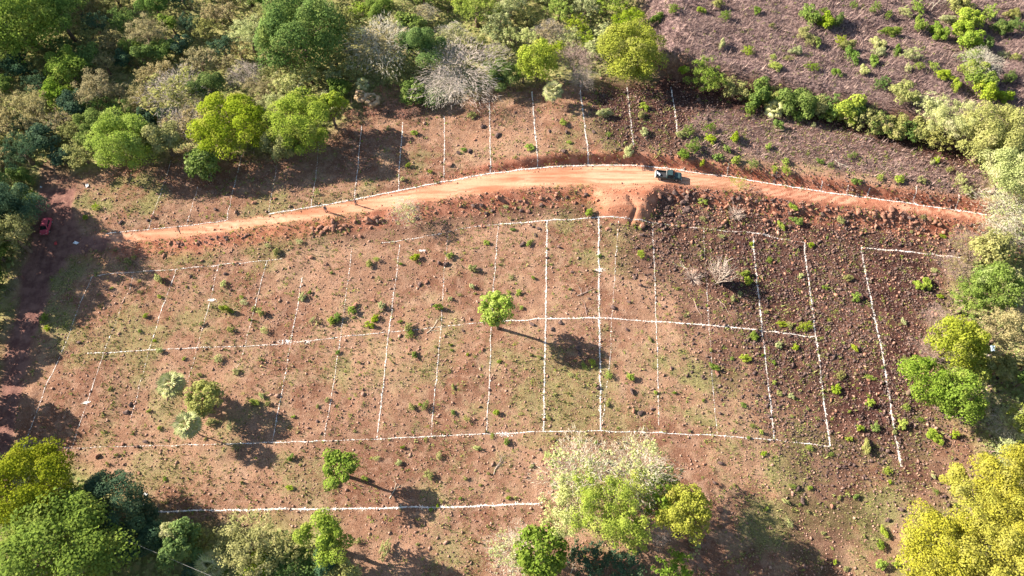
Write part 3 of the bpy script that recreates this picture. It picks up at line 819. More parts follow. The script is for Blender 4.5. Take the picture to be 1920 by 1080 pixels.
named = [(565, 72, 74), (235, 268, 52), (305, 258, 38), (362, 232, 40), (330, 178, 45), (430, 238, 60), (565, 232, 60), (530, 270, 30), (383, 309, 28),
         (1178, 103, 55), (1008, 118, 34), (940, 145, 28), (862, 145, 92), (835, 175, 50), (1080, 120, 50), (690, 170, 50), (718, 85, 62), (755, 205, 40), (780, 180, 50), (785, 95, 40), (785, 178, 36), (30, 40, 70), (110, 30, 34), (20, 405, 50), (22, 440, 40)]
placed += named
def pickA(rg, x, y):
    q = rg.random()
    if x < 430 - y * .15 or (x < 460 and y < 120):
        if q < .30: return 'dark', rg.choice(('loose', 'feather'))
        if q < .58: return 'mid', rg.choice(('loose', 'feather'))
        if q < .82: return 'tan', 'feather'
        if q < .92: return 'olive', 'feather'
        return 'green', 'loose'
    if x < 660:
        if q < .34: return 'olive', 'feather'
        if q < .70: return 'pale', 'feather'
        if q < .78: return 'tan', 'feather'
        if q < .96: return 'mid', 'loose'
        return 'olive', 'bare'
    if y > 90 and x < 900:
        if q < .12: return 'tan', 'bare'
        if q < .6: return 'olive', 'feather'
        return 'pale', 'feather'
    if q < .32: return 'pale', 'feather'
    if q < .72: return 'lime', 'feather'
    if q < .82: return 'olive', 'feather'
    if q < .90: return 'green', 'loose'
    return 'olive', 'bare'
fill(FOREST_A, 225, pickA, (-60, -130, 1200, 560), (19, 40), 'trees of the upper woodland', 5, .60, (.45, .8))
def pickR(rg, x, y):
    return rg.choice((('olive', 'feather'), ('pale', 'feather'), ('tan', 'feather'), ('mid', 'loose'), ('yellow', 'feather')))
fill(FOREST_R, 22, pickR, (1780, 260, 1990, 880), (18, 34), 'low trees filling the right edge', 9, .75)
fill(FOREST_BL, 16, lambda rg, x, y: rg.choice((('dark', 'loose'), ('mid', 'loose'), ('olive', 'feather'))), (-50, 880, 660, 1090), (20, 34), 'undergrown trees of the bottom left woodland', 12, .55, (.6, .9))
# trees just outside the left edge, whose shadows fall over the track
for x, y, r, h in [(-85, 487, 36, 6.8), (-120, 570, 32, 6.2), (-135, 708, 38, 7.2), (-60, 450, 44, 6.5), (-150, 820, 44, 6.5), (-60, 900, 50, 8), (-40, 350, 44, 6), (-100, 390, 50, 7),
                   (-30, 520, 30, 2.4), (-42, 590, 30, 2.4), (-52, 660, 30, 2.6), (-60, 735, 32, 2.8), (-68, 810, 34, 2.8), (-14, 470, 30, 3.0)]:
    tree(x, y, r, 'mid', 'dome', r * .9, h, None, 'trees beyond the left edge')
hill = random.Random(3)  # trees to cover the added shading hill
for i in range(18):
    x, y = hill.uniform(-175, -118), hill.uniform(55, 150)
    e = empty('tree', (x, y, float(hz(x, y))), hill.uniform(0, 6))
    props(e, label_for('%s added-hillside tree' % ('dark green' if i % 3 else 'olive'), 960 + F * x / (CAMH * S_ + y * C_), 540 - F * (y * S_ - CAMH * C_) / (CAMH * S_ + y * C_)), 'tree', 'trees on the added left hillside')
    r = hill.uniform(3, 5.5)
    link('crown', T['dome', 'm', i % 3], M['dark' if i % 3 else 'olive'], e, (0, 0, r * 1.1 + 1), (0, 0, 0), (r, r, r * .9))
    link('trunk', T['trunk', i % 3], M['bark'], e, (0, 0, 0), (0, 0, 0), (r, r, r * 1.1 + 1))

# ------------------------------------------------------------------ palms
def frond_mesh(seed):
    r = random.Random(seed); V, Fc = [], []
    def quad(a, b, c, d):
        i = len(V); V.extend([a, b, c, d]); Fc.append((i, i + 1, i + 2, i + 3))
    quad((0, -.02, 0), (.5, -.015, .05), (.5, .015, .05), (0, .02, 0))
    n = 11
    for k in range(n):
        a = math.radians(-75 + 150 * k / (n - 1)); L = .62 * (1 - .25 * abs(k - 5) / 5) * r.uniform(.9, 1.1)
        c, s = math.cos(a), math.sin(a)
        w = .055
        p0 = Vector((.48, 0, .05)); m = p0 + Vector((c * L * .55, s * L * .55, .05)); t = p0 + Vector((c * L, s * L, -.16 * L - .05))
        n_ = Vector((-s, c, 0)) * w
        quad(tuple(p0), tuple(m - n_), tuple(t), tuple(m + n_))
    return npmesh('frond', V, Fc, 4, [r.random() for _ in Fc])
FR = [frond_mesh(i) for i in range(3)]
def palm_trunk():
    segs = []; p = Vector((0, 0, -.05))
    for i in range(8):
        q = Vector((0.01 * math.sin(i), 0, (i + 1) / 8)); segs.append((p, .5 - .02 * i, q, .44 - .02 * i)); p = q
    V, Fc = tubes(segs, 8)
    V[:, 0] *= .4; V[:, 1] *= .4
    return npmesh('palm_trunk', V, Fc, 4)
PT = palm_trunk()
def palm(px, py, rpx, h, mat, label, nf=30, tilt=(-35, 75)):
    r = rpx / ppm(py, h)
    b = on(px, py, h)
    e = empty('palm_tree', b, random.uniform(0, 6))
    props(e, label, 'palm', 'palms around the plots')
    link('trunk', PT, M['bark'], e, (0, 0, 0), (0, 0, 0), (.5, .5, h))
    for i in range(nf):
        a = i * 2.4; el = math.radians(tilt[0] + (tilt[1] - tilt[0]) * ((i + .5) / nf))
        link('frond', FR[i % 3], M[mat], e, (0, 0, h), (random.uniform(-.3, .3), -el, a), (r * .95,) * 3)
palm(322, 722, 29, 3.6, 'palm', 'pale fan palm, upper one of the two on the left plots')
palm(352, 797, 29, 4.3, 'palm', 'pale fan palm, lower one of the two on the left plots')
palm(1037, 172, 21, 3.0, 'palm', 'short fan palm standing between the upper chalk lines')
palm(395, 1062, 34, 4.0, 'palm', 'fan palm among the bushes at the bottom edge')
palm(676, 178, 15, 3.2, 'deadpalm', 'left one of the dried brown palms beside the scrub', 18, (-80, 10))
palm(698, 185, 17, 2.6, 'deadpalm', 'right one of the dried brown palms beside the scrub', 18, (-80, 20))
palm(680, 158, 14, 3.6, 'palm', 'small green-topped palm over the dried brown ones', 18)
palm(1452, 206, 20, 1.0, 'palm', 'low bushy palm in shade under the hedge', 20)

# rusty brush left of the grey bare tree
for x, y, r in [(700, 205, 20), (730, 200, 22), (755, 212, 18), (775, 208, 14), (722, 182, 16), (640, 240, 18), (745, 165, 18), (715, 168, 14), (660, 215, 16)]:
    e = baretree(x, y, r, 'pinkbark', 1.8, 'rust', None, 'rusty brush beside the dried palms', 'brush', 'brush', .5)
    e['label'] = label_for('rusty dry brush', x, y)

# ------------------------------------------------------------------ shrubs
SHR = [(240,490,7),(518,473,8),(503,460,6),(560,453,7),(298,523,9),(423,582,12),(82,597,9),(88,615,6),(488,585,9),(458,567,7),(567,556,9),(585,600,6),
 (622,602,9),(633,594,8),(433,618,7),(497,620,8),(408,672,9),(442,698,7),(452,557,5),(262,547,6),(300,657,6),(273,592,5),(378,607,6),(418,532,6),(160,408,6),(180,388,8),
 (693,495,7),(705,487,6),(778,482,8),(843,480,7),(887,503,9),(885,537,7),(958,520,6),(973,548,6),(953,548,5),(692,609,9),(703,597,8),(766,614,9),(768,628,8),(777,667,7),
 (822,577,8),(1203,477,9),(1095,685,8),(1110,681,8),(1140,703,9),(1070,702,6),(1182,707,9),(1105,400,9),(948,388,6),(912,455,6),(992,457,6),(962,430,5),(845,560,5),
 (862,553,5),(978,577,5),(715,573,9),(660,583,9),(773,763,7),(797,760,9),(875,785,8),(930,773,6),(850,775,5),(950,828,7),(895,840,8),(923,818,5),(705,860,7),
 (803,890,9),(748,868,7),(953,933,4),(683,897,7),(670,1015,8),(827,940,6),(823,855,8),(490,742,7),(477,755,8),(503,757,6),(430,798,8),(395,792,10),(547,857,7),
 (543,915,6),(613,750,5),(1487,388,9),(1495,415,10),(1463,423,10),(1520,460,6),(1442,487,6),(1590,522,8),(1724,535,11),(1738,530,11),(1605,557,9),(1467,608,9),(1480,610,8),
 (1510,612,12),(1415,630,9),(1492,652,7),(1460,647,8),(1602,653,7),(1697,673,9),(1397,673,8),(1340,688,9),(1575,703,10),(1632,708,8),(1397,513,8),(1402,527,9),
 (1388,552,6),(1375,560,6),(1352,443,7),(1317,377,8),(1318,410,6),(1547,540,6),(1577,413,8),(1730,407,6),(1767,443,7),(1695,603,7),(1502,517,6),(1753,507,8),(1763,555,5),
 (1462,737,6),(1483,743,6),(1567,730,9),(1632,755,9),(1698,763,9),(1692,795,10),(1640,802,9),(1612,803,8),(1593,823,6),(1627,838,12),(1677,810,6),(1790,815,8),
 (1750,817,14),(1728,787,6),(1518,840,8),(1427,810,6),(1412,798,6),(1432,850,5),(1485,912,7),(1518,915,6),(1473,940,7),(1605,932,6),(1478,980,10),(1658,998,9),
 (1650,1022,8),(1682,1057,8),(1793,947,5),(1755,923,6),(1750,893,6),(1777,893,5),(1665,883,8),(1557,853,6),(1652,1060,10),(1587,1067,5),
 (777,250,6),(728,240,5),(870,280,5),(993,277,8),(965,295,5),(1057,230,7),(1067,267,5),(1142,252,6),(1207,248,8),(1133,215,12),(1207,200,8),(1203,217,8),
 (765,310,6),(1277,253,10),(885,217,8),(807,322,5),(595,362,6),(755,336,5)]
SHB = [(1347,8,11),(1360,32,12),(1313,20,9),(1520,30,18),(1553,43,17),(1573,43,12),(1510,63,14),(1520,77,12),(1533,80,10),(1447,48,6),(1403,97,12),(1493,97,12),(1478,110,9),
 (1455,123,11),(1450,107,7),(1577,77,12),(1587,88,13),(1670,60,15),(1647,83,12),(1648,98,11),(1638,115,12),(1593,108,17),(1523,125,12),(1568,137,9),(1620,133,12),(1640,17,14),
 (1720,15,14),(1697,23,12),(1760,63,18),(1777,40,12),(1723,50,14),(1707,103,17),(1680,95,11),(1703,127,9),(1723,125,10),(1750,125,11),(1770,143,12),(1653,158,15),(1352,83,9),
 (1287,113,12),(1853,27,16),(1880,53,18),(1907,47,14),(1853,83,14),(1903,107,9),(1893,147,15),(1880,180,14),(1880,103,9),(1900,27,12),(1790,160,12),(1262,18,12),(1230,35,12),
 (1407,207,15),(1525,235,6),(1290,247,14),(1300,277,18),(1283,290,12),(1333,260,12),(1330,240,12),(1380,260,11),(1347,295,9),(1363,280,8),(1317,303,7),(1380,302,8),
 (1413,308,10),(1440,275,6),(1452,317,7),(1473,320,10),(1472,303,8),(1538,303,6),(1598,292,10),(1557,310,6),(1757,300,8),(1747,305,6),(1727,338,8),(1800,337,13),(1780,318,8),
 (1607,342,8),(1650,333,8),(1687,337,9),(1457,237,11),(1810,357,11),(1545,20,8),(1600,10,9),(1665,30,9),(1420,20,8)]
srng = random.Random(11)
for x, y, r in SHR:
    mt = srng.choice(('lime', 'lime', 'green', 'lime', 'pale', 'olive')) if x > 900 else srng.choice(('lime', 'green', 'olive', 'olive', 'pale'))
    shrub(x, y, r * 1.08, mt, None, srng.uniform(.7, 1.0), None, 'shrubs dotted over the marked plots')
for x, y, r in SHB:
    mt = srng.choice(('lime', 'green', 'olive', 'mid', 'pale', 'green'))
    if y > 230 and x < 1480: mt = srng.choice(('lime', 'lime', 'green'))
    shrub(x, y, r * 1.05, mt, None, srng.uniform(.8, 1.1), None, 'shrubs on the dry field above the road')
shrub(1180, 283, 14, 'pale', 'loose', .6, 'pale dry grass hummock on the cut bank above the road', 'shrubs dotted over the marked plots')
shrub(722, 1030, 17, 'pale', 'feather', 1.0, 'greyish pale shrub casting a long shadow at the bottom', 'shrubs dotted over the marked plots')
mini = []
for i in range(120):
    x, y = srng.uniform(180, 1740), srng.uniform(420, 1060)
    if x > 1040 and x < 1300 and y > 860: continue
    w = at(x, y)
    if min(sdist(P, np.array([w[0]]), np.array([w[1]]))[0] for P in (FOREST_A, FOREST_R, FOREST_BL, FOREST_BC, ROAD)) < 2: continue
    shrub(x, y, srng.uniform(3.2, 5.2), srng.choice(('lime', 'olive', 'green', 'olive')), 'loose', .8, None, 'tiny weeds dotted over the marked plots')

# ------------------------------------------------------------------ rocks
def rock_mesh(seed, sub=1):
    bm = bmesh.new(); bmesh.ops.create_icosphere(bm, subdivisions=sub, radius=1)
    r = random.Random(seed); ax = [Vector((r.gauss(0, 1), r.gauss(0, 1), r.gauss(0, 1))).normalized() for _ in range(16)]
    for v in bm.verts:
        for a in ax:
            d = v.co.dot(a)
            if d > .6: v.co -= a * (d - .6) * .97
        v.co *= r.uniform(.97, 1.03)
    me = bpy.data.meshes.new('rock'); bm.to_mesh(me); bm.free()
    a = me.attributes.new('rnd', 'FLOAT', 'FACE'); a.data.foreach_set('value', [.5] * len(me.polygons))
    return me
RK = [rock_mesh(i, 2) for i in range(8)]
def rock(px, py, rpx, mat='rock', label=None, group='stones lying on the plots'):
    r = rpx / ppm(py)
    b = on(px, py, r * .25)
    if label is None:
        label = label_for('%s %s stone' % ('small' if rpx < 4 else 'medium' if rpx < 7 else 'large', {'rock': 'dark grey', 'redrock': 'reddish', 'clod': 'brown'}[mat]), px, py)
    o = link('rock', srng.choice(RK), M[mat], None, (b.x, b.y, b.z + r * .22), (srng.uniform(-.3, .3), srng.uniform(-.3, .3), srng.uniform(0, 6.28)),
             (r * srng.uniform(1.0, 1.45), r * srng.uniform(.65, 1.0), r * srng.uniform(.45, .8)))
    props(o, label, 'rock', group)
for x, y, r in [(700,563,6),(665,573,8),(658,578,5),(810,572,5),(1050,605,6),(1035,617,6),(1150,577,8),(998,608,6),(1083,652,8),(1086,664,6),(768,655,5),(1073,510,5),(1048,463,6),
 (1140,428,6),(1203,440,6),(1190,520,6),(1202,535,6),(1027,483,5),(837,495,7),(823,493,7),(903,423,5),(978,395,6),(990,397,7),(912,400,6),(800,528,6),(787,532,6),(1003,440,5),
 (1010,428,5),(980,457,7),(1122,728,6),(1185,733,8),(1200,775,7),(1188,770,6),(1223,767,6),(1012,843,5),(238,773,8),(245,758,6),(183,855,8),(230,833,6),(258,837,5),(273,828,6),
 (260,887,5),(277,413,5),(582,482,6),(423,513,5),(358,518,6),(148,642,5),(227,417,6),(403,392,5),(515,372,5),(933,253,8),(907,237,7),(1062,247,6),(1113,247,6),(842,308,9),
 (880,283,7),(860,287,6),(798,318,5),(1030,245,5),(1057,283,7),(890,262,5),(1176,618,5),(1180,566,6),(1260,690,5),(1345,700,6),(1395,690,5),(1350,775,5),(1387,782,5),(1505,940,8),
 (1560,950,6),(1610,935,6),(1690,955,7),(1715,975,6),(1745,985,6),(1665,975,6),(1350,955,9),(1340,905,5),(1350,868,6),(1320,870,5),(1445,780,6),(628,735,4),(595,790,5),(1000,425,4),
 (917,730,4),(905,655,5),(868,620,4),(1105,560,4)]:
    rock(x, y, r * .92, 'rock' if srng.random() < .75 else 'redrock')
for x, y, r in [(690,412,12),(705,407,7),(599,426,8),(612,428,8),(586,428,7),(625,424,7),(640,428,6),(603,436,6),(665,415,5),(933,370,8),(1205,423,10),(287,407,6),(477,380,5),
                (1715,417,7),(1590,403,6),(1672,393,8),(1640,402,6),(1655,405,6),(1515,385,5),(1610,396,7)]:
    rock(x, y, r, 'redrock', None, 'boulders on the banks of the road')
# banks and the stone pile beside the spill: still single stones
def bank(n, box, f, rr, mats, grp, seed):
    g = random.Random(seed)
    for i in range(n):
        t = g.random(); x = box[0] + (box[1] - box[0]) * t; y = np.interp(x, *f) + abs(g.gauss(0, 1)) * box[3] + box[2]
        rock(x, float(y), rr[0] * .8 + (rr[1] - rr[0] * .8) * g.random() ** 2.2, g.choice(mats), None, grp)
LOx, LOy = [p[0] for p in LO], [p[1] for p in LO]
bank(26, (560, 720, 18, 6), (LOx, LOy), (3, 6), ('redrock', 'rock', 'redrock'), 'stones heaped below the road', 21)
bank(24, (880, 1110, 14, 12), (LOx, LOy), (3, 6), ('rock', 'redrock'), 'stones heaped below the road', 22)
bank(50, (1228, 1340, 12, 26), (LOx, LOy), (4, 8.5), ('rock', 'rock', 'redrock'), 'stone pile beside the soil spill', 23)
bank(64, (1340, 1800, 8, 11), (LOx, LOy), (3.4, 7), ('redrock', 'redrock', 'rock'), 'boulders below the right half of the road', 24)
bank(18, (330, 480, 7, 4), (LOx, LOy), (2.6, 4.5), ('redrock', 'rock'), 'stones below the left half of the road', 25)
for i in range(14):
    rock(srng.gauss(180, 10), srng.gauss(476, 4), srng.uniform(3, 4.5), 'redrock', None, 'stones below the left half of the road')

OCT = np.array([(1, 0, 0), (-1, 0, 0), (0, 1, 0), (0, -1, 0), (0, 0, 1), (0, 0, -.5)], float)
OCTF = np.array([(0, 2, 4), (2, 1, 4), (1, 3, 4), (3, 0, 4), (2, 0, 5), (1, 2, 5), (3, 1, 5), (0, 3, 5)])
bmx = bmesh.new(); bmesh.ops.create_icosphere(bmx, subdivisions=1, radius=1)
ICO = np.array([v.co[:] for v in bmx.verts]); ICOF = np.array([[v.index for v in f.verts] for f in bmx.faces]); bmx.free()
def scatter_rocks(name, X, Y, size, mat, rng, base=(OCT, OCTF)):
    B, BF = base; n = len(X)
    Z = hz(X, Y)
    a = rng.uniform(0, 6.28, n)
    V = B[None] * rng.uniform(.65, 1.25, (n, len(B), 1))
    V = V * np.stack([size * rng.uniform(.8, 1.4, n), size * rng.uniform(.5, 1, n), size * rng.uniform(.5, .9, n)], 1)[:, None]
    c, s = np.cos(a)[:, None], np.sin(a)[:, None]
    x = V[..., 0] * c - V[..., 1] * s; y = V[..., 0] * s + V[..., 1] * c
    V = np.stack([x + X[:, None], y + Y[:, None], V[..., 2] + (Z + size * .2)[:, None]], -1).reshape(-1, 3)
    Fc = (BF[None] + (np.arange(n) * len(B))[:, None, None]).reshape(-1, 3)
    me = npmesh(name, V, Fc, 3, np.repeat(rng.random(n), len(BF)))
    o = link(name, me, mat); o['kind'] = 'stuff'
    return o
def rand_xy(n, rng, x0=-112, x1=112, y0=8, y1=132):
    return rng.uniform(x0, x1, n), rng.uniform(y0, y1, n)
def inside_any(polys, X, Y, m=0.0):
    r = np.zeros(X.shape, bool)
    for P in polys: r |= sdist(P, X, Y) < m
    return r
g = np.random.default_rng(5)
X, Y = rand_xy(140000, g, -95, 98, -12, 118)
bad = inside_any((FOREST_A, FOREST_BL, ROAD, TRACK, MOUND, FIELD_B), X, Y)
keep = ~bad & (g.random(len(X)) < .25 + .75 * fbm(X, Y, 9, 90, 3))
X, Y = X[keep], Y[keep]
scatter_rocks('soil_clods', X, Y, g.gamma(2.0, .036, len(X)) + .03, M['clod'], g)
# rubble of the right-hand plots
X, Y = rand_xy(120000, g, 12, 98, 12, 100)
d = sdist(ROCKY, X + (fbm(X, Y, 5, 93, 2) - .5) * 8, Y); d2 = sdist(TOPROCK, X, Y)
keep = ((g.random(len(X)) < smooth(13, -3, d) * (.35 + .65 * smooth(.38, .55, fbm(X, Y, 4.5, 191, 3)))) | (g.random(len(X)) < .6 * smooth(2, -2, d2))) & ~inside_any((ROAD, MOUND), X, Y, .2)
X, Y = X[keep], Y[keep]
scatter_rocks('rubble', X, Y, g.gamma(1.6, .050, len(X)) + .04, M['rock'], g)
X, Y = rand_xy(24000, g, -60, 98, 30, 92)
yl = np.interp(X, LOw[:, 0], LOw[:, 1]); dd = yl - Y
d = sdist(ROCKY, X, Y)
keep = ((g.random(len(X)) < smooth(8, 3, dd) * smooth(.3, 2, dd) * (.35 + .65 * smooth(20, 30, X))) | (g.random(len(X)) < .16 * smooth(2, -4, d))) & ~inside_any((MOUND,), X, Y, .1) & (X < 90)
X, Y = X[keep], Y[keep]
scatter_rocks('bank_stones', X, Y, g.gamma(1.6, .065, len(X)) + .05, M['redrock'], g, (ICO, ICOF))

X, Y = rand_xy(6000, g, 8, 32, 72, 90)
keep = inside_any((MOUND,), X, Y, .8) & ~inside_any((ROAD,), X, Y, .5) & (g.random(len(X)) < .3)
M['spoil'] = rockmat('orange_soil_lumps', (.46, .22, .14), (.34, .15, .095), (.50, .27, .18))
scatter_rocks('spilled_soil_lumps', X[keep], Y[keep], g.gamma(1.5, .05, keep.sum()) + .03, M['spoil'], g)
# loose gravel along both sides of the road
X, Y = rand_xy(40000, g, -86, 92, 50, 92)
dr_ = sdist(ROAD, X, Y)
keep = (dr_ > -1.0) & (dr_ < .9) & (g.random(len(X)) < .6)
scatter_rocks('road_gravel', X[keep], Y[keep], g.gamma(1.5, .035, keep.sum()) + .025, M['spoil'], g)

# ------------------------------------------------------------------ grass tufts, stalks, undergrowth
def blades(name, X, Y, h, w, nb, mat, rng, lay=0.5):
    n = len(X); X = np.repeat(X, nb); Y = np.repeat(Y, nb); h = np.repeat(h, nb)
    X = X + rng.normal(0, .35, len(X)) * h; Y = Y + rng.normal(0, .35, len(X)) * h
    Z = hz(X, Y)
    a = rng.uniform(0, 6.28, len(X)); L = h * rng.uniform(.5, 1.2, len(X))
    dx, dy = np.cos(a), np.sin(a); la = rng.uniform(.2, 1, len(X)) * lay
    P = np.stack([X, Y, Z - .01], 1)
    tip = P + np.stack([dx * L * la, dy * L * la, L * np.sqrt(np.clip(1 - la ** 2, .03, 1))], 1)
    sd = np.stack([-dy, dx, np.zeros_like(dx)], 1) * (L * w)[:, None]
    V = np.stack([P - sd, P + sd, tip], 1).reshape(-1, 3)
    me = npmesh(name, V, np.arange(len(V)).reshape(-1, 3), 3, np.repeat(rng.random(n), nb) * .7 + rng.random(len(X)) * .3)
    o = link(name, me, mat); o['kind'] = 'stuff'
    return o
X, Y = rand_xy(105000, g, -95, 92, -12, 112)
keep = ~inside_any((FOREST_A, FOREST_BL, ROAD, TRACK, MOUND, FIELD_B), X, Y, -.3) & (g.random(len(X)) < .10 + .5 * smooth(.42, .66, fbm(X, Y, 7, 97, 4)) + .6 * grassmask(X, Y))
X, Y = X[keep], Y[keep]
blades('grass_tufts', X, Y, g.gamma(3, .055, len(X)) + .07, .20, 5, M['tuft'], g, .75)
# small green weeds, most of them among the rubble
X, Y = rand_xy(15000, g, -95, 112, -5, 132)
keep = ~inside_any((FOREST_A, FOREST_BL, ROAD, TRACK, MOUND), X, Y, -.3) & (g.random(len(X)) < .07 + .38 * smooth(1, -1, sdist(FIELD_B, X, Y)) * smooth(.45, .62, fbm(X, Y, 10, 211, 3)) * smooth(35, 60, X) + .28 * smooth(5, -5, sdist(ROCKY, X, Y)) + .18 * smooth(3, -3, sdist(TOPROCK, X, Y)) + .30 * smooth(2, -2, sdist(FIELD_C, X, Y)) + .25 * smooth(.5, .68, fbm(X, Y, 7, 161, 3)))
X, Y = X[keep], Y[keep]; n = 16
rw = g.gamma(2.2, .13, len(X)) + .12
wx_ = np.repeat(X, n) + g.normal(0, .55, len(X) * n) * np.repeat(rw, n); wy_ = np.repeat(Y, n) + g.normal(0, .55, len(X) * n) * np.repeat(rw, n)
P = np.stack([wx_, wy_, hz(wx_, wy_) + g.uniform(.03, .8, len(wx_)) * np.repeat(rw, n)], 1)
V, Fc = cards(P, np.tile([0, 0, 1.0], (len(P), 1)), .085, .6, g)
o = link('weeds', npmesh('weeds', V, Fc, 4, np.repeat(g.random(len(X)), n)), M['weed']); o['kind'] = 'stuff'
X, Y = rand_xy(70000, g, 15, 112, 55, 132)
keep = (inside_any((FIELD_B,), X, Y) | (inside_any((FIELD_C,), X, Y) & (g.random(len(X)) < .6))) & ~inside_any((HEDGE_SHADE,), X, Y, -.6)
X, Y = X[keep], Y[keep]
blades('dry_stalks', X, Y, g.gamma(3, .13, len(X)) + .15, .07, 4, M['straw'], g, .98)
X, Y = rand_xy(85000, g, -118, 112, 8, 155)
hol = wpoly([(1040, 985), (1290, 985), (1290, 1150), (1030, 1150)])
keep = inside_any((FOREST_A, FOREST_BL, FOREST_R, FOREST_BC), X, Y, -.5) & ~inside_any((hol,), X, Y)
X, Y = X[keep], Y[keep]
hh = g.uniform(0, 1.0, len(X)) * (.3 + 1.2 * fbm(X, Y, 6, 99, 3))
P = np.stack([X, Y, hz(X, Y) + hh], 1)
V, Fc = cards(P, np.tile([0, 0, 1.0], (len(P), 1)), .30, .7, g)
o = link('undergrowth', npmesh('undergrowth', V, Fc, 4, g.random(len(Fc))), M['under']); o['kind'] = 'stuff'
# dry brush litter over the woodland floor
X, Y = rand_xy(16000, g, -118, 112, 8, 134)
keep = inside_any((FOREST_A, FOREST_R), X, Y, .8)
blades('woodland_litter', X[keep], Y[keep], g.gamma(3, .2, keep.sum()) + .2, .06, 4, M['straw'], g, .9)

# ------------------------------------------------------------------ chalk lines
m, nt, out = newmat('white_chalk')
b = N(nt, 'ShaderNodeBsdfDiffuse'); tc = N(nt, 'ShaderNodeTexCoord')
nt.links.new(mixc(nt, ss(nt, noise(nt, tc.outputs['Object'], 4, 4), .42, .58), (.42, .34, .30), (.72, .69, .67)), b.inputs['Color'])
nt.links.new(b.outputs[0], out.inputs[0]); M['chalk'] = m
def chalk(pts, w, gap, label, seed, name='chalk_line', group='white chalk lines marking out the plots'):
    W = [on(x, y) for x, y in pts]
    left = pts[0][0] < 700; w = w * ((.28 if left else .35) if w < .29 else .46); gap = gap + (.26 if left and w < .12 else .20)
    r = np.random.default_rng(seed)
    V, Fc = [], []
    prev = False; s = 0
    for a, b in zip(W[:-1], W[1:]):
        L = (b - a).xy.length; n = max(2, int(L / .16)); d = (b - a).xy / L; nn = Vector((-d.y, d.x))
        for i in range(n + 1):
            t = i / n; p = a.xy.lerp(b.xy, t); s += L / n
            q = p + nn * (float(vnoise(s, seed * 7.1, 1.6, 5)) - .5) * .16
            k = float(vnoise(s, seed * 3.3, .9, 6)) * .6 + float(vnoise(s, seed * 3.3, 5, 7)) * .4
            ok = k > gap
            ww = w * (.45 + .6 * r.random()) * (.55 + .9 * smooth(gap, gap + .25, k))
            if not ok: ww = .012
            l_, r_ = q + nn * ww * .5, q - nn * ww * (.35 + .3 * r.random())
            V += [(l_.x, l_.y, float(hz(l_.x, l_.y)) + .045), (r_.x, r_.y, float(hz(r_.x, r_.y)) + .045)]
            if i > 0 or len(V) > 2:
                j = len(V); Fc.append((j - 4, j - 3, j - 1, j - 2))
            prev = ok
    # loose crumbs thrown beside the line
    V = np.array(V)
    if len(V) > 8:
        n = len(V) * 2 // 3
        c = V[r.integers(0, len(V), n)] + np.column_stack([r.normal(0, w * .55, n), r.normal(0, w * .55, n), np.zeros(n)])
        c[:, 2] = hz(c[:, 0], c[:, 1]) + .04
        sz = r.uniform(.02, .07, n)
        b0 = len(V)
        Q = np.stack([c + np.stack([-sz, -sz, 0 * sz], 1), c + np.stack([sz, -sz, 0 * sz], 1), c + np.stack([sz, sz, .02 + 0 * sz], 1), c + np.stack([-sz, sz, 0 * sz], 1)], 1).reshape(-1, 3)
        kf = r.random(n) > gap
        Fc = Fc + [(b0 + 4 * i, b0 + 4 * i + 1, b0 + 4 * i + 2, b0 + 4 * i + 3) for i in range(n) if kf[i]]
        V = np.vstack([V, Q])
    o = link(name, npmesh(name, V, Fc, 4), M['chalk'])
    props(o, label, 'chalk line', group)
ORD = ['first', 'second', 'third', 'fourth', 'fifth', 'sixth', 'seventh', 'eighth', 'ninth', 'tenth', 'eleventh', 'twelfth', 'thirteenth', 'fourteenth', 'fifteenth', 'sixteenth']
TOP = [((322, 300), (278, 430), .22, .2), ((373, 345), (351, 421), .18, .3), ((455, 285), (425, 412), .24, .15), ((520, 307), (504, 401), .18, .32), ((598, 265), (584, 388), .22, .2),
       ((678, 235), (665, 373), .24, .15), ((755, 230), (747, 357), .26, .1), ((833, 218), (832, 341), .26, .1), ((917, 190), (920, 325), .28, .1), ((997, 172), (1008, 315), .30, .05),
       ((1087, 160), (1103, 310), .32, .05), ((1175, 158), (1187, 272), .30, .1), ((1258, 163), (1270, 250), .36, .05)]
for i, (a, b, w, gp) in enumerate(TOP):
    mid = (a[0] * .5 + b[0] * .5 + srng.uniform(-2, 2), a[1] * .5 + b[1] * .5)
    chalk([a, mid, b], w, gp, '%s upright chalk line from the left in the row above the road' % ORD[i], 100 + i)
SHT = [((1282, 310), (1283, 321)), ((1366, 306), (1370, 332)), ((1456, 322), (1459, 347)), ((1543, 338), (1547, 360)), ((1592, 344), (1596, 366)), ((1632, 350), (1635, 371)), ((1718, 350), (1721, 384)), ((1797, 365), (1806, 397))]
for i, (a, b) in enumerate(SHT):
    chalk([a, ((a[0] + b[0]) / 2, (a[1] + b[1]) / 2), b], .26, .05, '%s short chalk tick from the left above the right half of the road' % ORD[i], 130 + i, 'chalk_tick')
chalk([(190, 432), (247, 320)][::-1][:1] + [(241, 350)], .12, .55, 'very faint chalk trace left of the upper plots near the tree line', 150)
chalk(UP[1:5], .26, .05, 'chalk line along the left end of the upper road edge', 151)
chalk([(503, 402)] + UP[6:15], .36, -.1, 'long thick curved chalk line along the upper road edge left of the pickup', 152)
chalk(UP[14:], .34, -.05, 'long chalk line along the upper road edge right of the pickup', 153)
chalk([(172, 519), (200, 514), (270, 509), (330, 505), (410, 497), (500, 489), (530, 485)], .24, .15, 'chalk line closing the top of the left-hand middle plots', 154)
chalk([(715, 456), (760, 450), (800, 443), (835, 437), (868, 428), (930, 421)], .2, .3, 'thin chalk line under the spindly roadside tree', 155)
chalk([(930, 421), (1025, 413), (1120, 408), (1165, 408), (1210, 414)], .3, .0, 'chalk line closing the central plots just under the soil spill', 156)
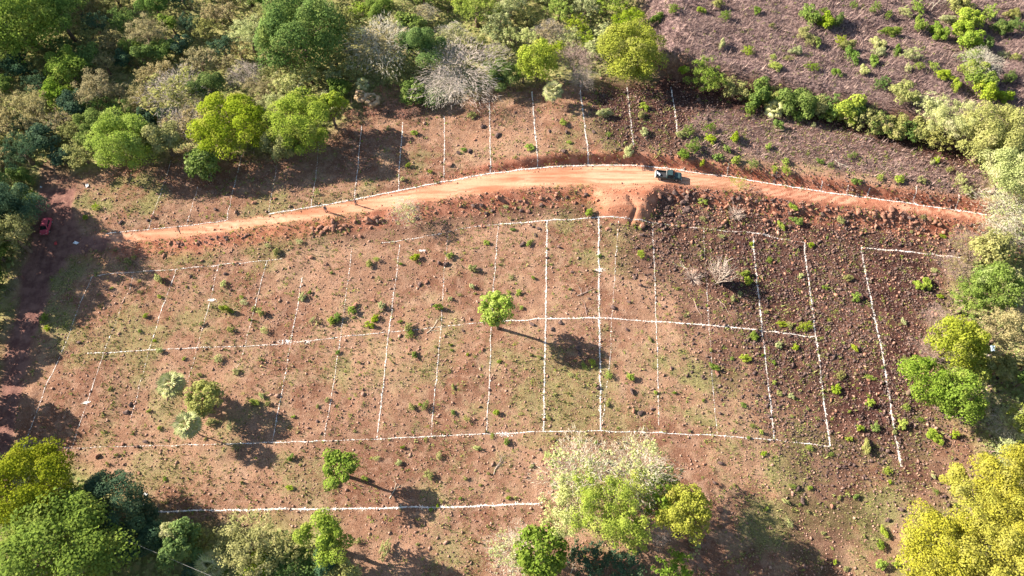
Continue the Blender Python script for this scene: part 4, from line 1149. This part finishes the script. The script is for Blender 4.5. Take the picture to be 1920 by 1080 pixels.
chalk([(1210, 414), (1320, 428), (1412, 437), (1508, 455)], .22, .3, 'broken chalk line closing the plots among the rubble', 157)
chalk([(1412, 437), (1452, 443)], .3, .1, 'short thick chalk stub at the head of the rubble plots', 158)
MID = [[(172, 520), (150, 570), (120, 650)], [(250, 515), (244, 540), (232, 562), (215, 610), (195, 660)], [(330, 506), (305, 575), (280, 655)], [(410, 497), (395, 562), (370, 652)],
       [(500, 489), (482, 560), (460, 650)], [(567, 520), (556, 585), (545, 642)], [(660, 467), (648, 560), (638, 634)], [(749, 458), (740, 540), (729, 624)], [(840, 441), (833, 507), (827, 614)],
       [(934, 423), (925, 540), (922, 603)], [(1026, 414), (1024, 510), (1023, 598)], [(1123, 408), (1123, 500), (1123, 597)], [(1224, 418), (1227, 500), (1230, 603)],
       [(1319, 428), (1324, 520), (1329, 609)], [(1411, 438), (1419, 525), (1428, 620)], [(1508, 455), (1518, 540), (1530, 632)]]
MW = [(.2, .2), (.14, .5), (.24, .2), (.18, .38), (.2, .2), (.24, .1), (.18, .25), (.24, .15), (.16, .3), (.2, .18), (.34, -.05), (.38, -.1), (.24, .15), (.18, .4), (.36, -.05), (.34, -.05)]
for i, (p, (w, gp)) in enumerate(zip(MID, MW)):
    chalk(p, w, gp, '%s upright chalk line from the left in the middle row of plots' % ORD[i], 170 + i)
chalk([(1160, 414), (1153, 500), (1150, 562), (1146, 600), (1145, 655), (1138, 720), (1133, 770), (1128, 800)], .13, .36, 'thin slanting chalk line right beside the thickest upright line', 190)
LOWR = [[(120, 650), (85, 725), (45, 842)], [(195, 660), (162, 760), (135, 838)], [(280, 655), (262, 720), (245, 790)], [(370, 652), (352, 715)], [(460, 650), (440, 700)], [(545, 642), (530, 730), (510, 829)],
        [(638, 634), (624, 730), (607, 827)], [(729, 624), (718, 730), (707, 823)], [(827, 614), (817, 720), (808, 818)], [(921, 612), (917, 720), (912, 814)], [(1023, 598), (1021, 700), (1019, 808)],
        [(1123, 597), (1125, 700), (1127, 807)], [(1230, 603), (1233, 700), (1235, 797)], [(1329, 609), (1335, 700), (1344, 815)], [(1428, 620), (1440, 720), (1451, 825)], [(1530, 632), (1542, 730), (1556, 836)]]
LW = [(.2, .2), (.2, .25), (.16, .4), (.12, .5), (.1, .6), (.24, .15), (.2, .25), (.24, .12), (.18, .25), (.24, .12), (.34, -.05), (.38, -.1), (.18, .25), (.16, .4), (.3, .0), (.34, -.05)]
for i, (p, (w, gp)) in enumerate(zip(LOWR, LW)):
    chalk(p, w, gp, '%s upright chalk line from the left in the lower row of plots' % ORD[i], 200 + i)
chalk([(165, 663), (280, 656), (370, 652), (460, 650), (530, 645)], .26, .12, 'chalk line between middle and lower plots on the left', 230)
chalk([(530, 641), (560, 641), (600, 637), (640, 632), (730, 623), (830, 612), (920, 603)], .24, .15, 'chalk line between middle and lower plots left of the lone tree', 231)
chalk([(940, 603), (1023, 597), (1123, 596), (1230, 603), (1330, 610)], .3, .0, 'chalk line between middle and lower plots right of the lone tree', 232)
chalk([(1330, 610), (1428, 620), (1530, 632)], .34, -.05, 'thick chalk line between the rubble plots', 233)
chalk([(45, 842), (135, 840), (240, 837), (420, 833)], .18, .3, 'thin chalk line closing the lower plots on the far left', 234)
chalk([(420, 833), (510, 830), (607, 827), (707, 823), (808, 818), (940, 813)], .28, .1, 'chalk line closing the lower plots left of centre', 235)
chalk([(940, 813), (1019, 809), (1127, 808), (1235, 811), (1345, 817)], .26, .12, 'chalk line closing the lower plots in the centre', 236)
chalk([(1345, 817), (1451, 825), (1556, 837)], .28, .05, 'chalk line closing the lower plots at their right corner', 237)
chalk([(290, 960), (400, 957), (640, 954), (850, 950), (1015, 944)], .34, -.2, 'thick straight chalk line across the bottom, ending at the thicket', 238)
chalk([(1615, 465), (1640, 600), (1662, 715), (1675, 800), (1690, 875)], .38, -.05, 'long isolated slanting chalk line on the right of the plots', 239)
chalk([(1615, 465), (1700, 472), (1815, 486)], .34, -.05, 'chalk line running right from the isolated corner', 240)
# splashes of chalk
for i, (x, y, r) in enumerate([(537, 641, .7), (575, 641, .4), (948, 814, .6), (1124, 506, .5), (162, 755, .25), (397, 563, .4), (790, 470, .3)]):
    w = on(x, y); q = np.random.default_rng(300 + i); n = 60
    c = np.column_stack([w.x + q.normal(0, r, n), w.y + q.normal(0, r * .35, n)]); z = hz(c[:, 0], c[:, 1]) + .04
    s = q.uniform(.04, .10, n)
    Q = np.stack([np.column_stack([c[:, 0] - s, c[:, 1] - s * .5, z]), np.column_stack([c[:, 0] + s, c[:, 1] - s * .7, z]), np.column_stack([c[:, 0] + s * .8, c[:, 1] + s * .6, z]), np.column_stack([c[:, 0] - s, c[:, 1] + s * .5, z])], 1).reshape(-1, 3)
    o = link('chalk_splash', npmesh('chalk_splash', Q, np.arange(len(Q)).reshape(-1, 4), 4), M['chalk'])
    props(o, label_for('splash of spilt white chalk', x, y), 'chalk', 'splashes of spilt chalk')

# ------------------------------------------------------------------ dead wood
def deadwood(px, py, lenpx, ang, bark, label, seed, name='fallen_branch', h=.15):
    r = random.Random(seed); L = lenpx / ppm(py); b = on(px, py); segs = []
    def go(p, a, L, rad, lev):
        for i in range(4):
            a += r.gauss(0, .18); q = (p[0] + math.cos(a) * L / 4, p[1] + math.sin(a) * L / 4, r.uniform(.03, h))
            segs.append((p, rad, q, rad * .85)); p = q; rad *= .85
            if lev and r.random() < .75: go(p, a + r.choice((-1, 1)) * r.uniform(.4, .9), L * .5, rad * .6, lev - 1)
    go((0, 0, .06), math.radians(ang), L * .85, .055, 2)
    V, Fc = tubes(segs, 5); V[:, 2] += hz(V[:, 0] + b.x, V[:, 1] + b.y) - b.z
    o = link(name, npmesh(name, V, Fc, 4), M[bark], None, b); props(o, label, 'branch', 'dead branches lying on the ground')
deadwood(1082, 555, 42, 14, 'greybark', 'grey forked branch lying left of the thickest upright chalk line', 1)
deadwood(1100, 590, 30, 75, 'pinkbark', 'pinkish dead branch pointing up below the forked grey one', 2)
deadwood(926, 890, 40, 80, 'greybark', 'curved grey driftwood-like branch above the thick lower chalk line', 3)
deadwood(338, 438, 22, 130, 'bark', 'thin dark branch lying on the left end of the road', 4)
deadwood(240, 552, 44, 62, 'bark', 'dark charred log in the left-hand middle plots', 5)
deadwood(800, 625, 40, 40, 'whitebark', 'pale branch across the middle chalk line left of the lone tree', 6)
deadwood(1345, 560, 46, -60, 'pinkbark', 'pinkish fallen branches below the upright bare twig bush', 7)
deadwood(1300, 560, 46, -85, 'pinkbark', 'pinkish branch lying left of the bare twig bush', 8)
deadwood(730, 935, 34, 70, 'whitebark', 'pale crooked branch in the shadow of the leaning tree', 9)
deadwood(400, 960, 16, 20, 'bark', 'dark tree stump debris beside the thick lower chalk line', 11)
deadwood(1290, 505, 30, 170, 'whitebark', 'bleached branches left of the bare twig bush', 12)
deadwood(1070, 1075, 20, 60, 'whitebark', 'white forked branch in the dark hollow at the bottom edge', 13)
deadwood(1640, 262, 40, 150, 'greybark', 'grey branches lying in the brush below the hedge', 14)
deadwood(1565, 300, 36, -60, 'whitebark', 'pale branch pile between the brush and the road', 15)
deadwood(1745, 20, 26, 60, 'whitebark', 'pale broken trunk among shrubs near the top right', 16, h=1.2)
deadwood(1850, 780, 44, 10, 'greybark', 'grey fallen limbs below the right-hand trees', 17, h=.6)
deadwood(1760, 675, 30, 10, 'whitebark', 'white curved roots left of the tall yellow-green tree', 18, h=.3)
def fan_mesh(seed, n, spread, upright):
    r = random.Random(seed); segs = []
    for i in range(n):
        a = r.uniform(0, 6.28); t = r.random() ** .7 * spread
        d = Vector((math.cos(a) * t, math.sin(a) * t, upright)).normalized(); p = Vector((math.cos(a) * .05, math.sin(a) * .05, 0)); rad = .03; L = r.uniform(.6, 1.0)
        for k in range(4):
            d = (d + Vector((r.gauss(0, .08), r.gauss(0, .08), r.gauss(0, .05)))).normalized(); q = p + d * L / 4
            segs.append((p, rad, q, rad * .75))
            if k > 0:
                d2 = (d + Vector((r.gauss(0, .35), r.gauss(0, .35), r.gauss(0, .2)))).normalized(); segs.append((q, rad * .6, q + d2 * L * .35, rad * .3))
            p, rad = q, rad * .75
    V, Fc = tubes(segs, 3)
    return npmesh('twigs', V, Fc, 4)
FAN = [fan_mesh(1, 46, .55, 1.0), fan_mesh(2, 40, 1.2, .35)]
def twigbush(px, py, rpx, h, label):
    r = rpx / ppm(py); b = on(px, py, h * .45)
    e = empty('bare_bush', b, random.uniform(0, 6)); props(e, label, 'bush', 'leafless bushes on the rubble plots')
    up = h > 2
    link('twigs', FAN[0 if up else 1], M['bleached'], e, (0, 0, 0), (0, 0, 0), (r * (2.0 if up else 1.1), r * (2.0 if up else 1.1), h * 1.1 if up else h * 2))
    link('twigs', FAN[0 if up else 1], M['pinkbark'], e, (0, 0, 0), (0, 0, 2), (r * 1.6 if up else r, r * 1.6 if up else r, h * .9 if up else h * 1.6))
twigbush(1352, 517, 24, 4.6, 'upright fan of bleached bare twigs on the rubble plots')
twigbush(1300, 520, 18, 1.2, 'low spread of bleached bare twigs left of the upright fan')
twigbush(1380, 400, 16, 1.2, 'low bare twigs on the bank under the roadside yellow bush')

# ------------------------------------------------------------------ vehicles
def box_bm(bm, x0, x1, y0, y1, z0, z1, bev=.03, taper=None):
    r = bmesh.ops.create_cube(bm, size=1)
    for v in r['verts']:
        x = x0 + (v.co.x + .5) * (x1 - x0); y = y0 + (v.co.y + .5) * (y1 - y0); z = z0 + (v.co.z + .5) * (z1 - z0)
        if taper and v.co.z > 0:
            tx0, tx1, ty = taper; x = x0 + tx0 if v.co.x < 0 else x1 - tx1; y = y0 + ty if v.co.y < 0 else y1 - ty
        v.co = (x, y, z)
    if bev:
        ed = {e for v in r['verts'] for e in v.link_edges}
        bmesh.ops.bevel(bm, geom=list(ed), offset=bev, segments=2, affect='EDGES', clamp_overlap=True)
def part(name, parent, mat, *boxes):
    bm = bmesh.new()
    for b in boxes: box_bm(bm, *b[:6], **(b[6] if len(b) > 6 else {}))
    me = bpy.data.meshes.new(name); bm.to_mesh(me); bm.free(); me.materials.append(mat)
    o = bpy.data.objects.new(name, me); COL.objects.link(o); o.parent = parent
    return o
def panel(name, parent, mat, pts, thick=.012):
    bm = bmesh.new(); vs = [bm.verts.new(p) for p in pts]; f = bm.faces.new(vs); bm.normal_update(); n = f.normal.copy()
    r = bmesh.ops.extrude_face_region(bm, geom=[f])
    for v in r['geom']:
        if isinstance(v, bmesh.types.BMVert): v.co += n * thick
    bmesh.ops.recalc_face_normals(bm, faces=bm.faces[:])
    me = bpy.data.meshes.new(name); bm.to_mesh(me); bm.free(); me.materials.append(mat)
    o = bpy.data.objects.new(name, me); COL.objects.link(o); o.parent = parent
    return o
M['glass'] = plain('dark_glass', (.015, .02, .025), .08, spec=.8)
M['tyre'] = plain('tyre_rubber', (.02, .02, .02), .9)
M['rim'] = plain('rim_metal', (.45, .45, .45), .35, .8)
M['pickup'] = plain('pickup_paint', (.035, .065, .07), .45, .2, coat=.15, var=.15)
M['bedliner'] = plain('bed_floor', (.03, .03, .035), .8)
M['paleTrimSunlitGate'] = plain('pale_trim_sunlit_gate', (.36, .38, .37), .5)
M['lamp'] = plain('lamp_glass', (.7, .7, .66), .2)
M['redlamp'] = plain('red_lamp', (.35, .02, .02), .3)
M['pink'] = plain('car_paint_pink_red', (.55, .09, .14), .32, .15, coat=.5, var=.1)
def wheel(parent, x, y, r=.34, w=.2):
    bm = bmesh.new()
    bmesh.ops.create_cone(bm, cap_ends=True, segments=20, radius1=r, radius2=r, depth=w, matrix=Matrix.Translation((x, y, r)) @ Matrix.Rotation(R(90), 4, 'X'))
    me = bpy.data.meshes.new('wheel'); bm.to_mesh(me); bm.free(); me.materials.append(M['tyre'])
    o = bpy.data.objects.new('wheel', me); COL.objects.link(o); o.parent = parent
    bm = bmesh.new(); s = 1 if y > 0 else -1
    bmesh.ops.create_cone(bm, cap_ends=True, segments=14, radius1=r * .58, radius2=r * .52, depth=.03, matrix=Matrix.Translation((x, y + s * (w / 2 + .012), r)) @ Matrix.Rotation(R(-90 * s), 4, 'X'))
    me = bpy.data.meshes.new('rim'); bm.to_mesh(me); bm.free(); me.materials.append(M['rim'])
    q = bpy.data.objects.new('rim', me); COL.objects.link(q); q.parent = o
a, b = on(1230, 329), on(1276, 334)
pc = on(1252, 333)
P = empty('pickup_truck', (pc.x, pc.y, pc.z + .02), math.atan2(b.y - a.y, b.x - a.x))
P.scale = (.93,) * 3
props(P, 'dark grey-green pickup truck with open cargo bed parked on the dirt road', 'pickup')
part('body', P, M['pickup'], (-.35, 2.42, -.84, .84, .38, .98, dict(bev=.10)), (-2.38, -.35, -.70, .70, .38, .58, dict(bev=.02)))
part('hood', P, M['pickup'], (1.15, 2.34, -.76, .76, .96, 1.06, dict(bev=.05, taper=(.02, .18, .06))))
part('cab', P, M['pickup'], (-.38, 1.28, -.80, .80, .96, 1.58, dict(bev=.07, taper=(.12, .55, .13))))
part('roof', P, M['pickup'], (-.24, .70, -.64, .64, 1.575, 1.62, dict(bev=.03)))
for s in (-1, 1):
    part('bed_side', P, M['pickup'], (-2.38, -.40, s * .84 - (.07 if s > 0 else 0), s * .84 + (.07 if s < 0 else 0), .50, 1.02, dict(bev=.025)))
    panel('side_window', P, M['glass'], [(.36, s * .805, 1.04), (1.02, s * .805, 1.04), (.68, s * .69, 1.50), (.36, s * .69, 1.50)][::s], .012)
    panel('side_window', P, M['glass'], [(-.24, s * .805, 1.04), (.28, s * .805, 1.04), (.28, s * .69, 1.50), (-.16, s * .69, 1.50)][::s], .012)
    part('mirror', P, M['pickup'], (.98, 1.10, s * .90 - .09, s * .90 + .09, 1.02, 1.16, dict(bev=.02)))
    part('headlight', P, M['lamp'], (2.36, 2.45, s * .62 - .14, s * .62 + .14, .70, .86, dict(bev=.02)))
    part('tail_lamp', P, M['redlamp'], (-2.44, -2.39, s * .76 - .06, s * .76 + .06, .65, .95, dict(bev=.01)))
    for x in (-1.55, 1.60): wheel(P, x, s * .74)
panel('windscreen', P, M['glass'], [(1.24, -.70, 1.02), (1.24, .70, 1.02), (.78, .60, 1.53), (.78, -.60, 1.53)], .015)
panel('rear_window', P, M['glass'], [(-.375, .62, 1.08), (-.375, -.62, 1.08), (-.285, -.56, 1.48), (-.285, .56, 1.48)], .012)
part('bed_floor', P, M['bedliner'], (-2.34, -.40, -.76, .76, .585, .62, dict(bev=0)))
part('tailgate', P, M['paleTrimSunlitGate'], (-2.46, -2.38, -.76, .76, .50, 1.02, dict(bev=.02)))  # paler than the body: sunlight on the gate put into its colour
part('front_bumper', P, M['paleTrimSunlitGate'], (2.42, 2.56, -.80, .80, .42, .62, dict(bev=.04)))
part('rear_bumper', P, M['paleTrimSunlitGate'], (-2.62, -2.46, -.80, .80, .40, .52, dict(bev=.03)))
part('roll_bar', P, M['paleTrimSunlitGate'], (-.52, -.44, -.76, -.69, 1.0, 1.62, dict(bev=.02)), (-.52, -.44, .69, .76, 1.0, 1.62, dict(bev=.02)), (-.52, -.44, -.69, .69, 1.55, 1.62, dict(bev=.02)))
# bundle of pale sacks in the bed
mw = Matrix.Translation(P.location) @ Matrix.Rotation(P.rotation_euler.z, 4, 'Z')
M['sack'] = plain('pale_blue_sack', (.62, .68, .78), .8, var=.25, sc=5)
for i, (x, y, s, lb) in enumerate([(-1.95, .15, .26, 'crumpled pale blue sack nearest the tailgate in the pickup bed'), (-1.62, -.05, .24, 'white crumpled sack lying further forward in the pickup bed')]):
    bm = bmesh.new(); bmesh.ops.create_icosphere(bm, subdivisions=2, radius=1)
    rr = random.Random(i)
    for v in bm.verts: v.co *= rr.uniform(.8, 1.15)
    for v in bm.verts: v.co = Vector((v.co.x * s * .7, v.co.y * s * 1.4, v.co.z * s * .6))
    me = bpy.data.meshes.new('sack'); bm.to_mesh(me); bm.free()
    w = mw @ Vector((x, y, .62 + s * .5)); o = link('sack', me, M['sack'], None, w, (0, 0, .3)); props(o, lb, 'sack')

a, b = on(91, 411), on(83, 438); pc = on(87, 425, .4)
K = empty('hatchback_car', (pc.x, pc.y, pc.z + .02), math.atan2(b.y - a.y, b.x - a.x))
K.scale = (.86,) * 3
props(K, 'pinkish red hatchback car parked in the shade on the left track', 'car')
part('body', K, M['pink'], (-1.82, 1.85, -.79, .79, .30, .90, dict(bev=.12)))
part('hood', K, M['pink'], (.95, 1.78, -.70, .70, .86, .96, dict(bev=.05, taper=(.03, .18, .08))))
part('cabin', K, M['pink'], (-1.78, 1.15, -.75, .75, .86, 1.42, dict(bev=.09, taper=(.28, .72, .15))))
panel('windscreen', K, M['glass'], [(1.12, -.64, .92), (1.12, .64, .92), (.50, .54, 1.385), (.50, -.54, 1.385)], .02)
panel('rear_window', K, M['glass'], [(-1.76, .58, 1.0), (-1.76, -.58, 1.0), (-1.57, -.52, 1.34), (-1.57, .52, 1.34)], .012)
for s in (-1, 1):
    panel('side_window', K, M['glass'], [(.0, s * .755, .96), (.80, s * .755, .96), (.38, s * .635, 1.35), (.0, s * .635, 1.35)][::s], .012)
    panel('side_window', K, M['glass'], [(-1.1, s * .755, .96), (-.08, s * .755, .96), (-.08, s * .635, 1.35), (-1.05, s * .635, 1.35)][::s], .012)
    part('mirror', K, M['pink'], (.70, .82, s * .84 - .08, s * .84 + .08, .94, 1.06, dict(bev=.02)))
    part('headlight', K, M['lamp'], (1.78, 1.87, s * .56 - .14, s * .56 + .14, .62, .76, dict(bev=.02)))
    part('tail_lamp', K, M['redlamp'], (-1.85, -1.80, s * .66 - .07, s * .66 + .07, .65, .9, dict(bev=.01)))
    for x in (-1.15, 1.18): wheel(K, x, s * .70, .29, .18)
part('front_bumper', K, M['pink'], (1.80, 1.93, -.74, .74, .32, .52, dict(bev=.04)))
part('number_plate', K, M['paleTrimSunlitGate'], (1.932, 1.945, -.16, .16, .40, .50, dict(bev=0)))

# ------------------------------------------------------------------ people
M['skin'] = plain('skin', (.30, .17, .11), .6)
M['hair'] = plain('hair_black', (.015, .012, .01), .7)
M['navy'] = plain('dark_cloth', (.06, .06, .09), .9, var=.2)
M['jeans'] = plain('grey_trousers', (.13, .14, .18), .9, var=.2)
M['brownshirt'] = plain('brown_cloth', (.20, .11, .10), .9, var=.2)
M['hat'] = plain('straw_hat', (.55, .42, .26), .8)
def skinmesh(name, verts, edges, radii, mat, parent, root=0, sub=1):
    me = bpy.data.meshes.new(name); me.from_pydata(verts, edges, []); me.materials.append(mat)
    o = bpy.data.objects.new(name, me); COL.objects.link(o); o.parent = parent
    md = o.modifiers.new('skin', 'SKIN'); md.use_smooth_shade = True
    for i, r in enumerate(radii): me.skin_vertices[0].data[i].radius = (r, r)
    me.skin_vertices[0].data[root].use_root = True
    s = o.modifiers.new('sub', 'SUBSURF'); s.levels = s.render_levels = sub
    return o
def person(px, py, rz, label, shirt, legs, armout, hat):
    b = on(px, py)
    e = empty('person', b, rz); props(e, label, 'person', 'people standing on the dirt road')
    j = [(0, 0, .92), (0, 0, 1.12), (0, 0, 1.34), (0, .01, 1.47), (0, .02, 1.56), (0, .02, 1.66),
         (.17, 0, 1.39), (.24, .02, 1.13), (.26 + armout, .12, .92), (-.17, 0, 1.39), (-.24, .0, 1.13), (-.25, .08, .88),
         (.09, 0, .86), (.12, .05, .49), (.12, .02, .09), (.12, .16, .04), (-.09, 0, .86), (-.11, -.05, .49), (-.13, -.10, .09), (-.13, .04, .04)]
    ed = [(0, 1), (1, 2), (2, 3), (3, 4), (4, 5), (2, 6), (6, 7), (7, 8), (2, 9), (9, 10), (10, 11), (0, 12), (12, 13), (13, 14), (14, 15), (0, 16), (16, 17), (17, 18), (18, 19)]
    rd = [.12, .12, .13, .055, .09, .085, .065, .045, .035, .065, .045, .035, .085, .06, .042, .04, .085, .06, .042, .04]
    for sgn, wrist in ((1, 8), (-1, 11)):                      # fingers and thumb
        wx, wy, wz = j[wrist]
        palm = len(j); j.append((wx, wy + .03, wz - .07)); rd.append(.03); ed.append((wrist, palm))
        for k in range(4):
            f0 = len(j); o_ = (k - 1.5) * .022
            j += [(wx + .01 * sgn, wy + .04 + o_, wz - .12), (wx, wy + .045 + o_, wz - .165 + abs(k - 1.4) * .008)]; rd += [.010, .008]; ed += [(palm, f0), (f0, f0 + 1)]
        t0 = len(j); j += [(wx - .01 * sgn, wy + .075, wz - .085), (wx - .015 * sgn, wy + .095, wz - .12)]; rd += [.011, .009]; ed += [(palm, t0), (t0, t0 + 1)]
    skinmesh('body', j, ed, rd, M['skin'], e, 0, 2)
    T_ = [j[i] for i in (0, 1, 2, 6, 7, 9, 10)]
    skinmesh('shirt', T_, [(0, 1), (1, 2), (2, 3), (3, 4), (2, 5), (5, 6)], [.15, .145, .155, .085, .06, .085, .06], M[shirt], e, 0, 2)
    L_ = [j[i] for i in (0, 12, 13, 14, 16, 17, 18)]
    skinmesh('trousers', L_, [(0, 1), (1, 2), (2, 3), (0, 4), (4, 5), (5, 6)], [.135, .105, .078, .06, .105, .078, .06], M[legs], e, 0, 2)
    for s in (-1, 1):
        part('shoe', e, M['tyre'], ((.12 if s > 0 else -.13) - .05, (.12 if s > 0 else -.13) + .05, -.06 if s > 0 else -.18, .22 if s > 0 else .10, 0, .08, dict(bev=.02)))
    bm = bmesh.new()
    if hat:
        bmesh.ops.create_cone(bm, cap_ends=True, segments=20, radius1=.20, radius2=.19, depth=.02, matrix=Matrix.Translation((0, .02, 1.70)))
        bmesh.ops.create_cone(bm, cap_ends=True, segments=16, radius1=.10, radius2=.08, depth=.11, matrix=Matrix.Translation((0, .02, 1.755)))
    else:
        bmesh.ops.create_uvsphere(bm, u_segments=12, v_segments=8, radius=.105, matrix=Matrix.Translation((0, -.005, 1.675)))
    me = bpy.data.meshes.new('hat' if hat else 'hair'); bm.to_mesh(me); bm.free(); me.materials.append(M['hat' if hat else 'hair'])
    o = bpy.data.objects.new('hat' if hat else 'hair', me); COL.objects.link(o); o.parent = e
person(612, 397, R(200), 'person in dark clothes standing on the road, left one of two', 'navy', 'jeans', .04, False)
person(668, 384, R(150), 'person in brown shirt standing by the road chalk line, right one of two', 'brownshirt', 'navy', .1, False)

# ------------------------------------------------------------------ shed at the right edge, litter, cable
M['zinc'] = plain('corrugated_zinc', (.55, .56, .57), .35, .6, var=.2, sc=2)
M['wood'] = plain('weathered_wood', (.26, .19, .14), .9, var=.3)
M['tarp'] = plain('dark_blue_tarp', (.03, .045, .10), .6)
b = on(1938, 700)
Sd = empty('shed', b, R(-32)); props(Sd, 'small shed with a corrugated metal roof at the right edge of the picture', 'shed')
for k in range(4):
    x0 = -2.4 + k * 1.2; n = 12; V, Fc = [], []
    for i in range(n + 1):
        x = x0 + (1.2 + .06) * i / n; z = 2.25 + .035 * math.cos(i * math.pi) + k * .004
        V += [(x, -1.6, z - .25), (x, 1.7, z + .25)]
        if i: Fc.append((2 * i - 2, 2 * i, 2 * i + 1, 2 * i - 1))
    bm_me = npmesh('roof_sheet', V, Fc, 4)
    o = link('roof_sheet', bm_me, M['zinc'], Sd); sm = o.modifiers.new('t', 'SOLIDIFY'); sm.thickness = .006
for x, y in ((-2.2, -1.4), (2.2, -1.4), (-2.2, 1.5), (2.2, 1.5)):
    part('post', Sd, M['wood'], (x - .06, x + .06, y - .06, y + .06, 0, 2.02 + (y + 1.4) * .15, dict(bev=.01)))
part('back_wall', Sd, M['wood'], (-2.13, 2.13, 1.47, 1.52, 0, 2.2, dict(bev=0)))
part('tarpaulin_wall', Sd, M['tarp'], (-2.13, 2.13, -1.43, -1.39, .1, 1.85, dict(bev=0)))
for x, y, s, c, lb, nm in [(164, 349, .42, (.8, .8, .8), 'white paper sheet lying at the edge of the track above the hatchback', 'paper_sheet'),
                       (77, 351, .22, (.75, .78, .85), 'small pale scrap on the left side of the track under the woodland', 'plastic_scrap'),
                       (143, 456, .42, (.75, .75, .78), 'white plastic bag at the junction of track and road', 'plastic_bag'),
                       (105, 457, .36, (.55, .06, .06), 'red cloth lying on the track below the hatchback', 'red_cloth'),
                       (273, 927, .32, (.8, .8, .8), 'white scrap just above the bottom left woodland', 'paper_sheet'),
                       (269, 949, .22, (.75, .75, .85), 'small white scrap right beside the dark woodland rim', 'plastic_scrap'),
                       (1860, 655, .5, (.25, .34, .45), 'pale blue container half hidden under the dusty tree at the right', 'container'),
                       (1852, 668, .45, (.40, .37, .34), 'white plank-like scrap beside the pale blue container', 'plank'),
                       (1905, 572, .35, (.35, .65, .62), 'turquoise scrap at the right edge near the glossy dome tree', 'plastic_scrap')]:
    b = on(x, y); bm = bmesh.new(); bmesh.ops.create_grid(bm, x_segments=5, y_segments=4, size=1)
    rr = random.Random(x)
    for v in bm.verts: v.co = Vector((v.co.x * s * rr.uniform(.8, 1.1), v.co.y * s * .6 * rr.uniform(.8, 1.1), rr.uniform(0, .45) * s))
    ex = bmesh.ops.extrude_face_region(bm, geom=bm.faces[:])
    for v in ex['geom']:
        if isinstance(v, bmesh.types.BMVert): v.co.z += .02 if nm != 'container' else .35
    bmesh.ops.recalc_face_normals(bm, faces=bm.faces[:])
    me = bpy.data.meshes.new(nm); bm.to_mesh(me); bm.free()
    o = link(nm, me, plain('litter_' + nm, c, .7), None, (b.x, b.y, b.z + .02), (0, 0, rr.uniform(0, 3))); props(o, lb, 'litter')
# overhead cable running from the dark lower left trees to a pole below the frame
p0 = Vector((*at(195, 995, 8), 8)); p1 = Vector((*at(560, 1150, 8.5), 8.5)); segs = []; prev = None
for i in range(25):
    t = i / 24; q = p0.lerp(p1, t); q.z -= 1.2 * 4 * t * (1 - t) * .5
    if prev is not None: segs.append((prev, .014, q, .014))
    prev = q
V, Fc = tubes(segs, 5)
o = link('overhead_cable', npmesh('overhead_cable', V, Fc, 4), plain('cable', (.35, .33, .32), .6)); props(o, 'thin overhead cable crossing the dark trees at the bottom left', 'cable')
gz = float(hz(p1.x, p1.y)); V, Fc = tubes([((p1.x, p1.y, gz - .2), .16, (p1.x, p1.y, 8.8), .11)], 10)
o = link('utility_pole', npmesh('utility_pole', V, Fc, 4), M['wood']); props(o, 'wooden utility pole below the bottom edge carrying the cable', 'pole')
